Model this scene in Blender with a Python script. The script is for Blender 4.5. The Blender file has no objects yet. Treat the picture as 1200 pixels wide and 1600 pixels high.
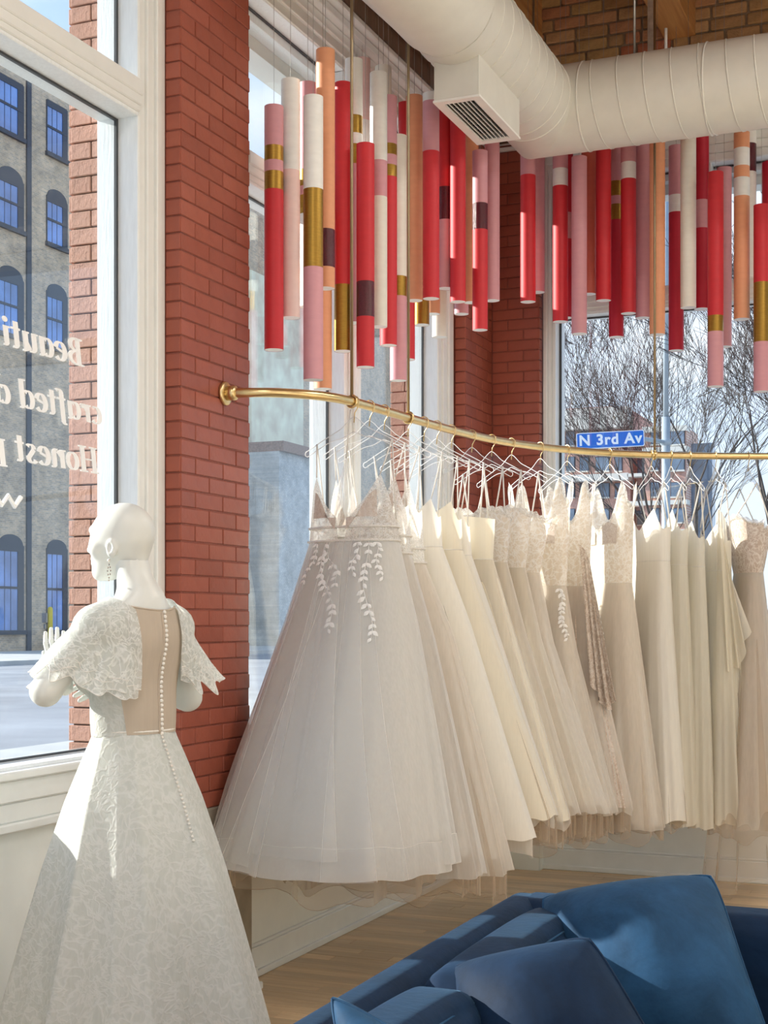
import bpy, bmesh, math, random
import numpy as np
from mathutils import Vector, Matrix

random.seed(7); RNG = np.random.default_rng(7)
SC = bpy.context.scene
COL = SC.collection
PI = math.pi

# ------------------------------------------------------------------ camera
FPX, HORIZON, EYE = 2216.0, 970.0, 1.52
TH = math.atan(925.0 / FPX); CT, ST = math.cos(TH), math.sin(TH)
CX, CY = 2.854, -8.424
cam = bpy.data.cameras.new('camera')
cam.sensor_fit = 'HORIZONTAL'; cam.sensor_width = 36.0; cam.lens = FPX / 1200 * 36
cam.shift_y = (HORIZON - 800) / 1200; cam.clip_end = 600
camo = bpy.data.objects.new('camera', cam); COL.objects.link(camo)
camo.location = (CX, CY, EYE); camo.rotation_euler = (PI / 2, 0, TH)
SC.camera = camo

# ------------------------------------------------------------------ light
SUN_DIR = Vector((1.0, 0.15, -0.38)).normalized()
sun = bpy.data.lights.new('sun', 'SUN'); sun.energy = 7.0; sun.angle = math.radians(0.6); sun.color = (1.0, 0.95, 0.87)
suno = bpy.data.objects.new('sun', sun); COL.objects.link(suno)
suno.rotation_euler = SUN_DIR.to_track_quat('-Z', 'Y').to_euler()
suno.location = (-20, -12, 14)
world = bpy.data.worlds.new('sky'); SC.world = world; world.use_nodes = True
wn = world.node_tree.nodes; wl = world.node_tree.links
for n in list(wn): wn.remove(n)
wo = wn.new('ShaderNodeOutputWorld'); bg = wn.new('ShaderNodeBackground'); bg.inputs[1].default_value = 0.95
tc = wn.new('ShaderNodeTexCoord'); sep = wn.new('ShaderNodeSeparateXYZ'); wl.new(tc.outputs['Generated'], sep.inputs[0])
ramp = wn.new('ShaderNodeValToRGB'); e = ramp.color_ramp.elements
e[0].position = 0.0; e[0].color = (0.76, 0.86, 1.0, 1); e[1].position = 0.6; e[1].color = (0.30, 0.52, 0.90, 1)
wl.new(sep.outputs[2], ramp.inputs[0])
mp = wn.new('ShaderNodeMapping'); mp.inputs['Scale'].default_value = (1.5, 1.5, 5.0); wl.new(tc.outputs['Generated'], mp.inputs[0])
nz = wn.new('ShaderNodeTexNoise'); nz.inputs['Scale'].default_value = 2.2; nz.inputs['Detail'].default_value = 7; wl.new(mp.outputs[0], nz.inputs[0])
cr = wn.new('ShaderNodeValToRGB'); cr.color_ramp.elements[0].position = 0.48; cr.color_ramp.elements[1].position = 0.75
cr.color_ramp.elements[1].color = (0.75, 0.75, 0.75, 1); wl.new(nz.outputs[0], cr.inputs[0])
mx = wn.new('ShaderNodeMixRGB'); mx.inputs[2].default_value = (1, 1, 1, 1)
wl.new(cr.outputs[0], mx.inputs[0]); wl.new(ramp.outputs[0], mx.inputs[1]); wl.new(mx.outputs[0], bg.inputs[0]); wl.new(bg.outputs[0], wo.inputs[0])
vs = SC.view_settings; vs.view_transform = 'Standard'; vs.look = 'None'; vs.gamma = 1.0; vs.use_curve_mapping = False
vs.exposure = 0.6
SC.cycles.transparent_max_bounces = 32; SC.cycles.max_bounces = 10; SC.cycles.diffuse_bounces = 5
SC.cycles.caustics_reflective = False; SC.cycles.caustics_refractive = False; SC.cycles.sample_clamp_indirect = 6.0

# ------------------------------------------------------------------ helpers
def ray(x, y=None):
    a = (x - 600) / FPX
    return a * CT - ST, a * ST + CT
def at(x, y, z):                                   # point seen at pixel, z metres ahead of the camera
    rx, ry = ray(x); return Vector((CX + z * rx, CY + z * ry, EYE + (HORIZON - y) * z / FPX))
def atX(x, y, X):
    rx, _ = ray(x); return at(x, y, (X - CX) / rx)
def atY(x, y, Y):
    _, ry = ray(x); return at(x, y, (Y - CY) / ry)
def atZ(x, y, Z):
    return at(x, y, (Z - EYE) * FPX / (HORIZON - y))

def link(o, parent=None):
    COL.objects.link(o)
    if parent is not None: o.parent = parent
    return o
def tag(o, label=None, cat=None, group=None, kind=None):
    if label: o['label'] = label
    if cat: o['category'] = cat
    if group: o['group'] = group
    if kind: o['kind'] = kind
    return o
def thing(name, label, cat, loc=(0, 0, 0), group=None):
    o = bpy.data.objects.new(name, None); o.empty_display_size = 0.05; link(o); o.location = loc
    return tag(o, label, cat, group)
class MB:                                          # mesh collector
    def __init__(s): s.v = []; s.f = []; s.off = Vector((0, 0, 0))
    def add(s, v, f):
        k = len(s.v); s.v += [tuple(p) for p in v]; s.f += [tuple(i + k for i in q) for q in f]; return s
    def box(s, x0, y0, z0, x1, y1, z1):
        return s.add([(x0,y0,z0),(x1,y0,z0),(x1,y1,z0),(x0,y1,z0),(x0,y0,z1),(x1,y0,z1),(x1,y1,z1),(x0,y1,z1)],
                     [(0,3,2,1),(4,5,6,7),(0,1,5,4),(1,2,6,5),(2,3,7,6),(3,0,4,7)])
    def tube(s, pts, r, n=8, caps=True):
        pts = [Vector(p) for p in pts]; m = len(pts); rs = r if hasattr(r, '__len__') else [r] * m
        t = [(pts[min(i + 1, m - 1)] - pts[max(i - 1, 0)]).normalized() for i in range(m)]
        up = Vector((0, 0, 1)) if abs(t[0].z) < 0.9 else Vector((1, 0, 0))
        nrm = t[0].cross(up).normalized(); v = []
        for i in range(m):
            nrm = (nrm - t[i] * nrm.dot(t[i])).normalized(); b = t[i].cross(nrm)
            for k in range(n):
                a = 2 * PI * k / n; v.append(pts[i] + (nrm * math.cos(a) + b * math.sin(a)) * rs[i])
        f = [(i*n+k, i*n+(k+1) % n, (i+1)*n+(k+1) % n, (i+1)*n+k) for i in range(m-1) for k in range(n)]
        if caps: f += [tuple(range(n))[::-1], tuple(range((m-1)*n, m*n))]
        return s.add(v, f)
    def cyl(s, p, r, z0, z1, n=16, caps=True):
        return s.tube([(p[0], p[1], z0), (p[0], p[1], z1)], r, n, caps)
    def ball(s, c, r, nu=10, nv=7):
        r = r if hasattr(r, '__len__') else (r, r, r)
        v = [(c[0], c[1], c[2] - r[2])]; f = []
        for j in range(1, nv):
            p = -PI/2 + PI*j/nv
            for k in range(nu):
                a = 2*PI*k/nu; v.append((c[0]+r[0]*math.cos(p)*math.cos(a), c[1]+r[1]*math.cos(p)*math.sin(a), c[2]+r[2]*math.sin(p)))
        v.append((c[0], c[1], c[2] + r[2])); T = len(v) - 1
        for k in range(nu): f.append((0, 1+(k+1) % nu, 1+k)); f.append((T, T-nu+k, T-nu+(k+1) % nu))
        for j in range(nv-2):
            for k in range(nu):
                a = 1+j*nu; f.append((a+k, a+(k+1) % nu, a+nu+(k+1) % nu, a+nu+k))
        return s.add(v, f)
    def build(s, name, mat, parent=None, smooth=False, bevel=0, seg=1, loc=None):
        me = bpy.data.meshes.new(name); me.from_pydata(s.v, [], s.f)
        if bevel:
            bm = bmesh.new(); bm.from_mesh(me)
            bmesh.ops.bevel(bm, geom=list(bm.edges), offset=bevel, segments=seg, affect='EDGES', clamp_overlap=True)
            bm.to_mesh(me); bm.free()
        if smooth: me.polygons.foreach_set('use_smooth', [True] * len(me.polygons))
        me.update()
        if mat: me.materials.append(mat)
        o = bpy.data.objects.new(name, me); link(o, parent)
        if loc is not None: o.location = loc
        return o
def grid_mesh(name, P, mat, parent=None, closed=True, smooth=True):
    P = np.asarray(P, float); R, N, _ = P.shape
    i = np.arange(R - 1)[:, None]; k = np.arange(N if closed else N - 1)[None]
    a = i * N + k; b = i * N + (k + 1) % N; c = (i + 1) * N + (k + 1) % N; d = (i + 1) * N + k
    F = np.stack([a, b, c, d], -1).reshape(-1, 4)
    me = bpy.data.meshes.new(name); me.from_pydata(P.reshape(-1, 3).tolist(), [], F.tolist())
    if smooth: me.polygons.foreach_set('use_smooth', [True] * len(me.polygons))
    me.update()
    if mat: me.materials.append(mat)
    o = bpy.data.objects.new(name, me); return link(o, parent)
def arr_mesh(name, V, F, mat, parent=None, smooth=True):
    me = bpy.data.meshes.new(name); me.from_pydata(np.asarray(V).tolist(), [], [tuple(q) for q in F])
    if smooth: me.polygons.foreach_set('use_smooth', [True] * len(me.polygons))
    me.update()
    if mat: me.materials.append(mat)
    o = bpy.data.objects.new(name, me); return link(o, parent)
_bc = {}
def piece(name, size, loc, mat, parent, bevel=0.003, rz=0):
    key = (name, tuple(round(q, 4) for q in size), mat.name, bevel)
    if key not in _bc:
        x, y, z = (q / 2 for q in size)
        o = MB().box(-x, -y, -z, x, y, z).build(name, mat, parent, bevel=bevel); _bc[key] = o.data
    else:
        o = bpy.data.objects.new(name, _bc[key]); link(o, parent)
    o.location = loc; o.rotation_euler.z = rz
    return o

# ------------------------------------------------------------------ materials
def nt(name):
    m = bpy.data.materials.new(name); m.use_nodes = True; t = m.node_tree
    for n in list(t.nodes): t.nodes.remove(n)
    out = t.nodes.new('ShaderNodeOutputMaterial'); return m, t, out
def N(t, typ, **kw):
    n = t.nodes.new(typ)
    for k, v in kw.items():
        if k in n.inputs.keys(): n.inputs[k].default_value = v
        else: setattr(n, k, v)
    return n
def noise(t, scale, detail=4, rough=0.5, dist=0.0, vec=None, stretch=None):
    n = N(t, 'ShaderNodeTexNoise', Scale=scale, Detail=detail, Roughness=rough, Distortion=dist)
    if vec is None:
        vec = t.nodes.new('ShaderNodeTexCoord').outputs['Object']
    if stretch:
        m = t.nodes.new('ShaderNodeMapping'); m.inputs['Scale'].default_value = stretch; t.links.new(vec, m.inputs[0]); vec = m.outputs[0]
    t.links.new(vec, n.inputs['Vector']); return n
def rampn(t, src, c0, c1, p0=0.3, p1=0.7):
    r = t.nodes.new('ShaderNodeValToRGB'); q = r.color_ramp.elements
    q[0].position = p0; q[0].color = (*c0, 1); q[1].position = p1; q[1].color = (*c1, 1)
    t.links.new(src, r.inputs[0]); return r
def objrand(t): return t.nodes.new('ShaderNodeObjectInfo').outputs['Random']
def mixc(t, fac, a, b, mode='MIX'):
    m = t.nodes.new('ShaderNodeMixRGB'); m.blend_type = mode
    for i, q in ((0, fac), (1, a), (2, b)):
        if isinstance(q, (int, float)): m.inputs[i].default_value = q
        elif isinstance(q, tuple): m.inputs[i].default_value = (*q, 1)
        else: t.links.new(q, m.inputs[i])
    return m.outputs[0]
def solid(name, c, rough=0.5, metal=0.0, var=0.06, scale=12, bump=0.0, bscale=60, sheen=0.0, spec=0.5, rnd=0.0, stretch=None, coat=0.0, aniso=0.0):
    m, t, out = nt(name); b = N(t, 'ShaderNodeBsdfPrincipled', Roughness=rough, Metallic=metal)
    b.inputs['Specular IOR Level'].default_value = spec
    if sheen: b.inputs['Sheen Weight'].default_value = sheen; b.inputs['Sheen Roughness'].default_value = 0.35
    if coat: b.inputs['Coat Weight'].default_value = coat
    n = noise(t, scale, 5, stretch=stretch)
    col = rampn(t, n.outputs[0], tuple(q * (1 - var) for q in c), tuple(min(1, q * (1 + var)) for q in c)).outputs[0]
    if rnd:
        r = rampn(t, objrand(t), (1 - rnd,) * 3, (1 + rnd * 0.6,) * 3, 0, 1).outputs[0]; col = mixc(t, 1.0, col, r, 'MULTIPLY')
    t.links.new(col, b.inputs['Base Color'])
    if bump:
        n2 = noise(t, bscale, 6, stretch=stretch); bp = N(t, 'ShaderNodeBump', Strength=bump, Distance=0.01)
        t.links.new(n2.outputs[0], bp.inputs['Height']); t.links.new(bp.outputs[0], b.inputs['Normal'])
    t.links.new(b.outputs[0], out.inputs[0]); return m
def fabric(name, c, trans=0.35, alpha=1.0, var=0.05, lace=0.0, lscale=30, lc=None, glossy=0.0, bump=0.15, hole=0.0, stretch=(1, 1, 1)):
    """woven cloth: diffuse + translucent, optional see-through weave and lace relief"""
    m, t, out = nt(name); L = t.links
    n = noise(t, 9, 4, stretch=(14, 14, 0.35))
    col = rampn(t, n.outputs[0], tuple(q * (1 - var) for q in c), tuple(min(1, q * (1 + var)) for q in c)).outputs[0]
    hf = None
    if lace:
        n3 = noise(t, lscale * 0.28, 3, 0.6, 1.5, stretch=stretch)
        v = N(t, 'ShaderNodeTexVoronoi', Scale=lscale, feature='DISTANCE_TO_EDGE')
        tcc = t.nodes.new('ShaderNodeTexCoord'); mm = N(t, 'ShaderNodeMapping'); mm.inputs['Scale'].default_value = stretch
        L.new(tcc.outputs['Object'], mm.inputs[0])
        w = N(t, 'ShaderNodeMixRGB'); w.inputs[0].default_value = 0.10; L.new(mm.outputs[0], w.inputs[1]); L.new(n3.outputs['Color'], w.inputs[2])
        L.new(w.outputs[0], v.inputs['Vector'])
        wv = N(t, 'ShaderNodeTexWave', Scale=lscale * 0.16, Distortion=14.0, Detail=2.0); wv.inputs['Detail Scale'].default_value = 1.6
        L.new(mm.outputs[0], wv.inputs['Vector'])
        r1 = rampn(t, v.outputs['Distance'], (1, 1, 1), (0, 0, 0), 0.02, 0.16)
        r2 = rampn(t, wv.outputs['Fac'], (0, 0, 0), (1, 1, 1), 0.52, 0.66)
        hf = mixc(t, 0.22, r1.outputs[0], r2.outputs[0])
        col = mixc(t, hf, col, lc or tuple(min(1, q * 1.12) for q in c))
    d = N(t, 'ShaderNodeBsdfDiffuse'); L.new(col, d.inputs[0])
    tr = N(t, 'ShaderNodeBsdfTranslucent'); L.new(col, tr.inputs[0])
    ms = N(t, 'ShaderNodeMixShader'); ms.inputs[0].default_value = trans; L.new(d.outputs[0], ms.inputs[1]); L.new(tr.outputs[0], ms.inputs[2]); cur = ms.outputs[0]
    bpn = None
    if bump:
        bp = N(t, 'ShaderNodeBump', Strength=bump, Distance=0.004)
        if hf is not None: L.new(hf, bp.inputs['Height']); bp.inputs['Strength'].default_value = 0.3
        else: L.new(noise(t, 120, 3).outputs[0], bp.inputs['Height'])
        bpn = bp.outputs[0]; L.new(bpn, d.inputs['Normal'])
    if glossy:
        g = N(t, 'ShaderNodeBsdfGlossy', Roughness=0.38); g.inputs[0].default_value = (1, 0.97, 0.92, 1)
        m2 = N(t, 'ShaderNodeMixShader'); m2.inputs[0].default_value = glossy; L.new(cur, m2.inputs[1]); L.new(g.outputs[0], m2.inputs[2]); cur = m2.outputs[0]
    if alpha < 1 or hole:
        tp = N(t, 'ShaderNodeBsdfTransparent'); m3 = N(t, 'ShaderNodeMixShader')
        lw = N(t, 'ShaderNodeLayerWeight', Blend=0.35)
        rr = rampn(t, lw.outputs['Facing'], (alpha,) * 3, (min(1, alpha + (1 - alpha) * 0.75),) * 3, 0.25, 0.95).outputs[0]
        if hole and hf is not None:
            rr = mixc(t, hf, rr, (1.0, 1.0, 1.0))
        L.new(rr, m3.inputs[0]); L.new(tp.outputs[0], m3.inputs[1]); L.new(cur, m3.inputs[2]); cur = m3.outputs[0]
    L.new(cur, out.inputs[0]); return m
def glassmat(name, tint=(0.97, 0.985, 0.98), f0=0.03, rough=0.0):
    m, t, out = nt(name); L = t.links
    lw = N(t, 'ShaderNodeLayerWeight', Blend=0.5)
    p = N(t, 'ShaderNodeMath', operation='POWER'); p.inputs[1].default_value = 4.6; L.new(lw.outputs['Facing'], p.inputs[0])
    ma = N(t, 'ShaderNodeMath', operation='MULTIPLY_ADD'); ma.inputs[1].default_value = 0.9; ma.inputs[2].default_value = f0; L.new(p.outputs[0], ma.inputs[0])
    tp = N(t, 'ShaderNodeBsdfTransparent'); tp.inputs[0].default_value = (*tint, 1)
    g = N(t, 'ShaderNodeBsdfGlossy', Roughness=rough)
    nn = noise(t, 3, 2); tr = rampn(t, nn.outputs[0], tuple(q * 0.985 for q in tint), tint).outputs[0]; L.new(tr, tp.inputs[0])
    ms = N(t, 'ShaderNodeMixShader'); L.new(ma.outputs[0], ms.inputs[0]); L.new(tp.outputs[0], ms.inputs[1]); L.new(g.outputs[0], ms.inputs[2])
    L.new(ms.outputs[0], out.inputs[0]); return m
def brickmat(name, cols, rough, bump, rnd=0.12, bscale=25, sp=0.4):
    m, t, out = nt(name); L = t.links; b = N(t, 'ShaderNodeBsdfPrincipled', Roughness=rough); b.inputs['Specular IOR Level'].default_value = sp
    r = t.nodes.new('ShaderNodeValToRGB'); r.color_ramp.interpolation = 'LINEAR'
    els = r.color_ramp.elements
    while len(els) < len(cols): els.new(0.5)
    for i, c in enumerate(cols): els[i].position = i / max(1, len(cols) - 1); els[i].color = (*c, 1)
    L.new(objrand(t), r.inputs[0])
    n = noise(t, 14, 6, 0.65); nr = rampn(t, n.outputs[0], (1 - rnd,) * 3, (1 + rnd,) * 3).outputs[0]
    L.new(mixc(t, 1.0, r.outputs[0], nr, 'MULTIPLY'), b.inputs['Base Color'])
    n2 = noise(t, bscale, 8, 0.6); bp = N(t, 'ShaderNodeBump', Strength=bump, Distance=0.01); L.new(n2.outputs[0], bp.inputs['Height']); L.new(bp.outputs[0], b.inputs['Normal'])
    L.new(b.outputs[0], out.inputs[0]); return m
def texbrick(name, c1, c2, mortar, scale, rot=(0, 0, 0), bump=0.3):
    m, t, out = nt(name); L = t.links; b = N(t, 'ShaderNodeBsdfPrincipled', Roughness=0.85)
    tcc = t.nodes.new('ShaderNodeTexCoord'); mm = N(t, 'ShaderNodeMapping'); mm.inputs['Rotation'].default_value = rot; L.new(tcc.outputs['Object'], mm.inputs[0])
    k = N(t, 'ShaderNodeTexBrick', Scale=scale); k.inputs['Color1'].default_value = (*c1, 1); k.inputs['Color2'].default_value = (*c2, 1); k.inputs['Mortar'].default_value = (*mortar, 1)
    k.inputs['Mortar Size'].default_value = 0.012; k.inputs['Brick Width'].default_value = 0.5; k.inputs['Row Height'].default_value = 0.17
    L.new(mm.outputs[0], k.inputs['Vector'])
    n = noise(t, 1.2, 6, 0.7); nr = rampn(t, n.outputs[0], (0.7,) * 3, (1.25,) * 3).outputs[0]
    L.new(mixc(t, 1.0, k.outputs[0], nr, 'MULTIPLY'), b.inputs['Base Color']); L.new(b.outputs[0], out.inputs[0]); return m
def woodmat(name, c0, c1, rough=0.4, stretch=(1.2, 18, 18), rnd=0.2, spec=0.4):
    m, t, out = nt(name); L = t.links; b = N(t, 'ShaderNodeBsdfPrincipled', Roughness=rough); b.inputs['Specular IOR Level'].default_value = spec
    tcc = t.nodes.new('ShaderNodeTexCoord'); ad = N(t, 'ShaderNodeVectorMath', operation='ADD'); cm = N(t, 'ShaderNodeCombineXYZ')
    mu = N(t, 'ShaderNodeMath', operation='MULTIPLY'); mu.inputs[1].default_value = 37.0; L.new(objrand(t), mu.inputs[0])
    for i in range(3): L.new(mu.outputs[0], cm.inputs[i])
    L.new(tcc.outputs['Object'], ad.inputs[0]); L.new(cm.outputs[0], ad.inputs[1])
    n = noise(t, 2.2, 6, 0.6, 0.6, vec=ad.outputs[0], stretch=stretch)
    col = rampn(t, n.outputs[0], c0, c1, 0.32, 0.68).outputs[0]
    r = rampn(t, objrand(t), (1 - rnd,) * 3, (1 + rnd * 0.5,) * 3, 0, 1).outputs[0]
    L.new(mixc(t, 1.0, col, r, 'MULTIPLY'), b.inputs['Base Color'])
    bp = N(t, 'ShaderNodeBump', Strength=0.06, Distance=0.004); L.new(n.outputs[0], bp.inputs['Height']); L.new(bp.outputs[0], b.inputs['Normal'])
    L.new(b.outputs[0], out.inputs[0]); return m

M = {}
M['trim'] = solid('painted_trim', (0.79, 0.805, 0.78), 0.35, var=0.025, bump=0.05, bscale=9)
M['jamb'] = solid('painted_jamb', (0.83, 0.87, 0.88), 0.4, var=0.04, bump=0.10, bscale=14, stretch=(8, 8, 1))
M['plaster'] = solid('painted_plaster', (0.79, 0.81, 0.77), 0.6, var=0.02, bump=0.05, bscale=20)
M['gasket'] = solid('black_gasket', (0.05, 0.055, 0.06), 0.5)
M['pane'] = glassmat('window_glass')
M['redbrick'] = brickmat('painted_red_brick', [(0.27, 0.068, 0.040), (0.33, 0.088, 0.052), (0.30, 0.076, 0.045), (0.36, 0.10, 0.062)], 0.42, 0.22, 0.08)
M['redmortar'] = solid('painted_red_mortar', (0.24, 0.066, 0.042), 0.6, var=0.15, bump=0.3, bscale=80)
M['outbrick'] = brickmat('weathered_outer_brick', [(0.42, 0.22, 0.16), (0.50, 0.28, 0.21), (0.46, 0.25, 0.18)], 0.8, 0.5, 0.12, 60)
M['outmortar'] = solid('brown_mortar', (0.16, 0.09, 0.06), 0.9, var=0.2, bump=0.4, bscale=90)
M['oldbrick'] = brickmat('old_yellow_brick', [(0.44, 0.26, 0.10), (0.50, 0.31, 0.13), (0.38, 0.21, 0.09), (0.54, 0.33, 0.16), (0.44, 0.14, 0.07), (0.50, 0.28, 0.14)], 0.85, 0.8, 0.25, 30)
M['oldmortar'] = solid('old_mortar', (0.30, 0.21, 0.13), 0.95, var=0.3, bump=0.7, bscale=60)
M['concrete'] = solid('rough_concrete', (0.30, 0.26, 0.20), 0.9, var=0.2, scale=8, bump=0.3, bscale=30)
M['brown'] = solid('brown_painted_board', (0.19, 0.115, 0.075), 0.55, var=0.15, scale=20, bump=0.1, stretch=(1, 1, 0.2))
M['timber'] = woodmat('fir_timber', (0.46, 0.20, 0.06), (0.68, 0.36, 0.13), 0.5, (14, 1.0, 14), 0.1)
M['deck'] = woodmat('ceiling_deck', (0.30, 0.14, 0.05), (0.45, 0.23, 0.09), 0.6, (14, 1.0, 14), 0.1)
M['maple'] = woodmat('maple_plank', (0.62, 0.42, 0.23), (0.78, 0.58, 0.36), 0.33, (1.2, 16, 16), 0.22)
M['subfloor'] = woodmat('maple_floor', (0.60, 0.41, 0.23), (0.74, 0.54, 0.33), 0.36, (0.8, 12, 12), 0.0)
M['duct'] = solid('painted_duct', (0.70, 0.69, 0.62), 0.42, var=0.03, bump=0.04, bscale=6)
M['ventwhite'] = solid('white_register', (0.84, 0.83, 0.78), 0.4, var=0.02)
M['dark'] = solid('shade_black', (0.03, 0.03, 0.025), 0.8)
M['steel'] = solid('galvanised_steel', (0.42, 0.42, 0.40), 0.35, 0.9, var=0.2, scale=30)
M['bronze'] = solid('dark_bronze', (0.36, 0.28, 0.17), 0.4, 0.9)
M['brass'] = solid('brushed_brass', (0.74, 0.57, 0.29), 0.30, 1.0, var=0.06, scale=30, stretch=(1, 1, 1))
M['wire'] = solid('thin_steel_wire', (0.35, 0.34, 0.33), 0.4, 0.6)

# ------------------------------------------------------------------ ground and the world outside
GZ = 0.15
g = MB().box(-120, -40, GZ - 0.3, -0.31, 160, GZ).add([], []).build('street', solid('asphalt', (0.30, 0.31, 0.33), 0.9, var=0.2, scale=0.5, bump=0.5, bscale=6), None); tag(g, kind='structure')
g = MB().box(-0.31, 0.31, GZ - 0.3, 120, 160, GZ).build('street_behind', bpy.data.materials['asphalt'], None); tag(g, kind='structure')

# ------------------------------------------------------------------ room shell
H_HEAD, H_SILL, T0, T1 = 4.21, 1.045, 3.379, 3.506
CEIL = 5.55
floor = MB().box(-0.02, -11, -0.12, 6.5, 0.02, -0.012).build('floor', M['subfloor']); tag(floor, kind='structure')
pw = 0.083; y = -0.0; k = 0
while y > -4.3:
    x = 0.005 - random.random() * 0.5; row = []
    while x < 3.4:
        L = random.uniform(0.45, 1.25); row.append((max(x, 0.005), min(x + L, 3.6))); x += L
    for (a, b) in row:
        if b - a < 0.05: continue
        ql = round((b - a) / 0.1) * 0.1 or 0.1
        piece('plank', (b - a - 0.0015, pw - 0.0015, 0.012), ((a + b) / 2, y - pw / 2, -0.006 - random.random() * 0.0006), M['maple'], floor, 0.0012)
    y -= pw; k += 1
fl2 = MB().box(0.0, -11, -0.012, 6.5, y, -0.0005).build('floor_boards', M['subfloor'], floor)
fl3 = MB().box(3.6, y, -0.012, 6.5, 0, -0.0005).build('floor_boards', M['subfloor'], floor)

def wall_piece(name, boxes, mat, parent=None, bevel=0):
    m = MB()
    for b in boxes: m.box(*b)
    return m.build(name, mat, parent, bevel=bevel)
wl_ = wall_piece('wall_left', [(-0.30, -3.25, 0, 0.0, -0.0, 1.0)], M['plaster']); tag(wl_, kind='structure')
o = wall_piece('wall_left_low', [(-0.30, -11, 0, 0.015, -3.80, 0.95)], M['plaster']); tag(o, kind='structure')
o = wall_piece('wall_left_head', [(-0.30, -11, 4.10, -0.165, 0.0, CEIL), (-0.165, -11, H_HEAD + 0.03, 0.0, 0, CEIL)], M['plaster']); tag(o, kind='structure')
wb_ = wall_piece('wall_back', [(0.0, 0.0, 0, 6.5, 0.30, 1.0)], M['plaster']); tag(wb_, kind='structure')
o = wall_piece('wall_back_head', [(0, 0.165, 4.10, 6.5, 0.30, 4.9), (0, 0, H_HEAD + 0.03, 6.5, 0.165, 4.9)], M['plaster']); tag(o, kind='structure')
o = wall_piece('wall_rear', [(-0.3, -11.1, 0, 0.8, -11.0, CEIL), (5.2, -11.1, 0, 6.6, -11.0, CEIL), (0.8, -11.1, 3.2, 5.2, -11.0, CEIL)], M['plaster']); tag(o, kind='structure')
o = wall_piece('wall_right', [(6.5, -11, 0, 6.6, 0.3, CEIL)], M['plaster']); tag(o, kind='structure')
ceil = wall_piece('ceiling', [(-0.3, -11, CEIL, 6.5, 0.3, CEIL + 0.08)], M['deck']); tag(ceil, kind='structure')
for i, (a, b) in enumerate(((0.17, 0.42), (1.165, 1.345), (2.10, 2.28), (3.03, 3.21), (3.96, 4.14))):
    MB().box(a, -11, 4.93, b, -0.03, CEIL).build('joist', M['timber'], ceil, bevel=0.006)
# brown beam casing boards along the two walls
bb = wall_piece('trim_1', [(0.0, -11, 4.45, 0.06, -0.0, 4.95)], M['brown']); tag(bb, kind='structure')
for j in range(60):
    yy = -0.10 - j * 0.105
    if yy < -5: break
    piece('board', (0.02, 0.10, 0.46), (0.068, yy - 0.05, 4.70), M['brown'], bb, 0.004)
b2 = wall_piece('trim_2', [(0.0, -0.06, 4.45, 6.5, 0.0, 4.86)], M['brown']); tag(b2, kind='structure')
lg = wall_piece('trim_3', [(0.1, -0.12, 4.835, 6.5, -0.06, 4.86)], M['trim']); tag(lg, kind='structure')
# cornice mouldings
def mould(name, prof, s0, s1, wall, mat=None):
    # prof: list of (depth0, z0, depth1, z1) boxes running along the wall
    m = MB()
    for d0, z0, d1, z1 in prof:
        if wall == 'L': m.box(d0, s0, z0, d1, s1, z1)
        else: m.box(s0, -d1, z0, s1, -d0, z1)
    o = m.build(name, mat or M['trim'], None, bevel=0.004); tag(o, kind='structure'); return o
CORN = [(0.0, 4.36, 0.075, 4.40), (0.0, 4.40, 0.115, 4.425), (0.0, 4.425, 0.09, 4.455)]
mould('trim_4', CORN, -11, -0.0, 'L'); mould('trim_5', CORN, 0.0, 6.5, 'B')
# baseboards
BASE = [(0.0, 0.0, 0.018, 0.125), (0.0, 0.0, 0.032, 0.03), (0.0, 0.125, 0.012, 0.14)]
o = mould('baseboard_left', BASE, -3.23, -0.45, 'L'); o = mould('baseboard_back', BASE, 0.30, 6.5, 'B')
mould('baseboard_pier', [(0.09, 0.0, 0.112, 0.09), (0.09, 0.0, 0.135, 0.03)], -3.86, -3.205, 'L')

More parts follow.
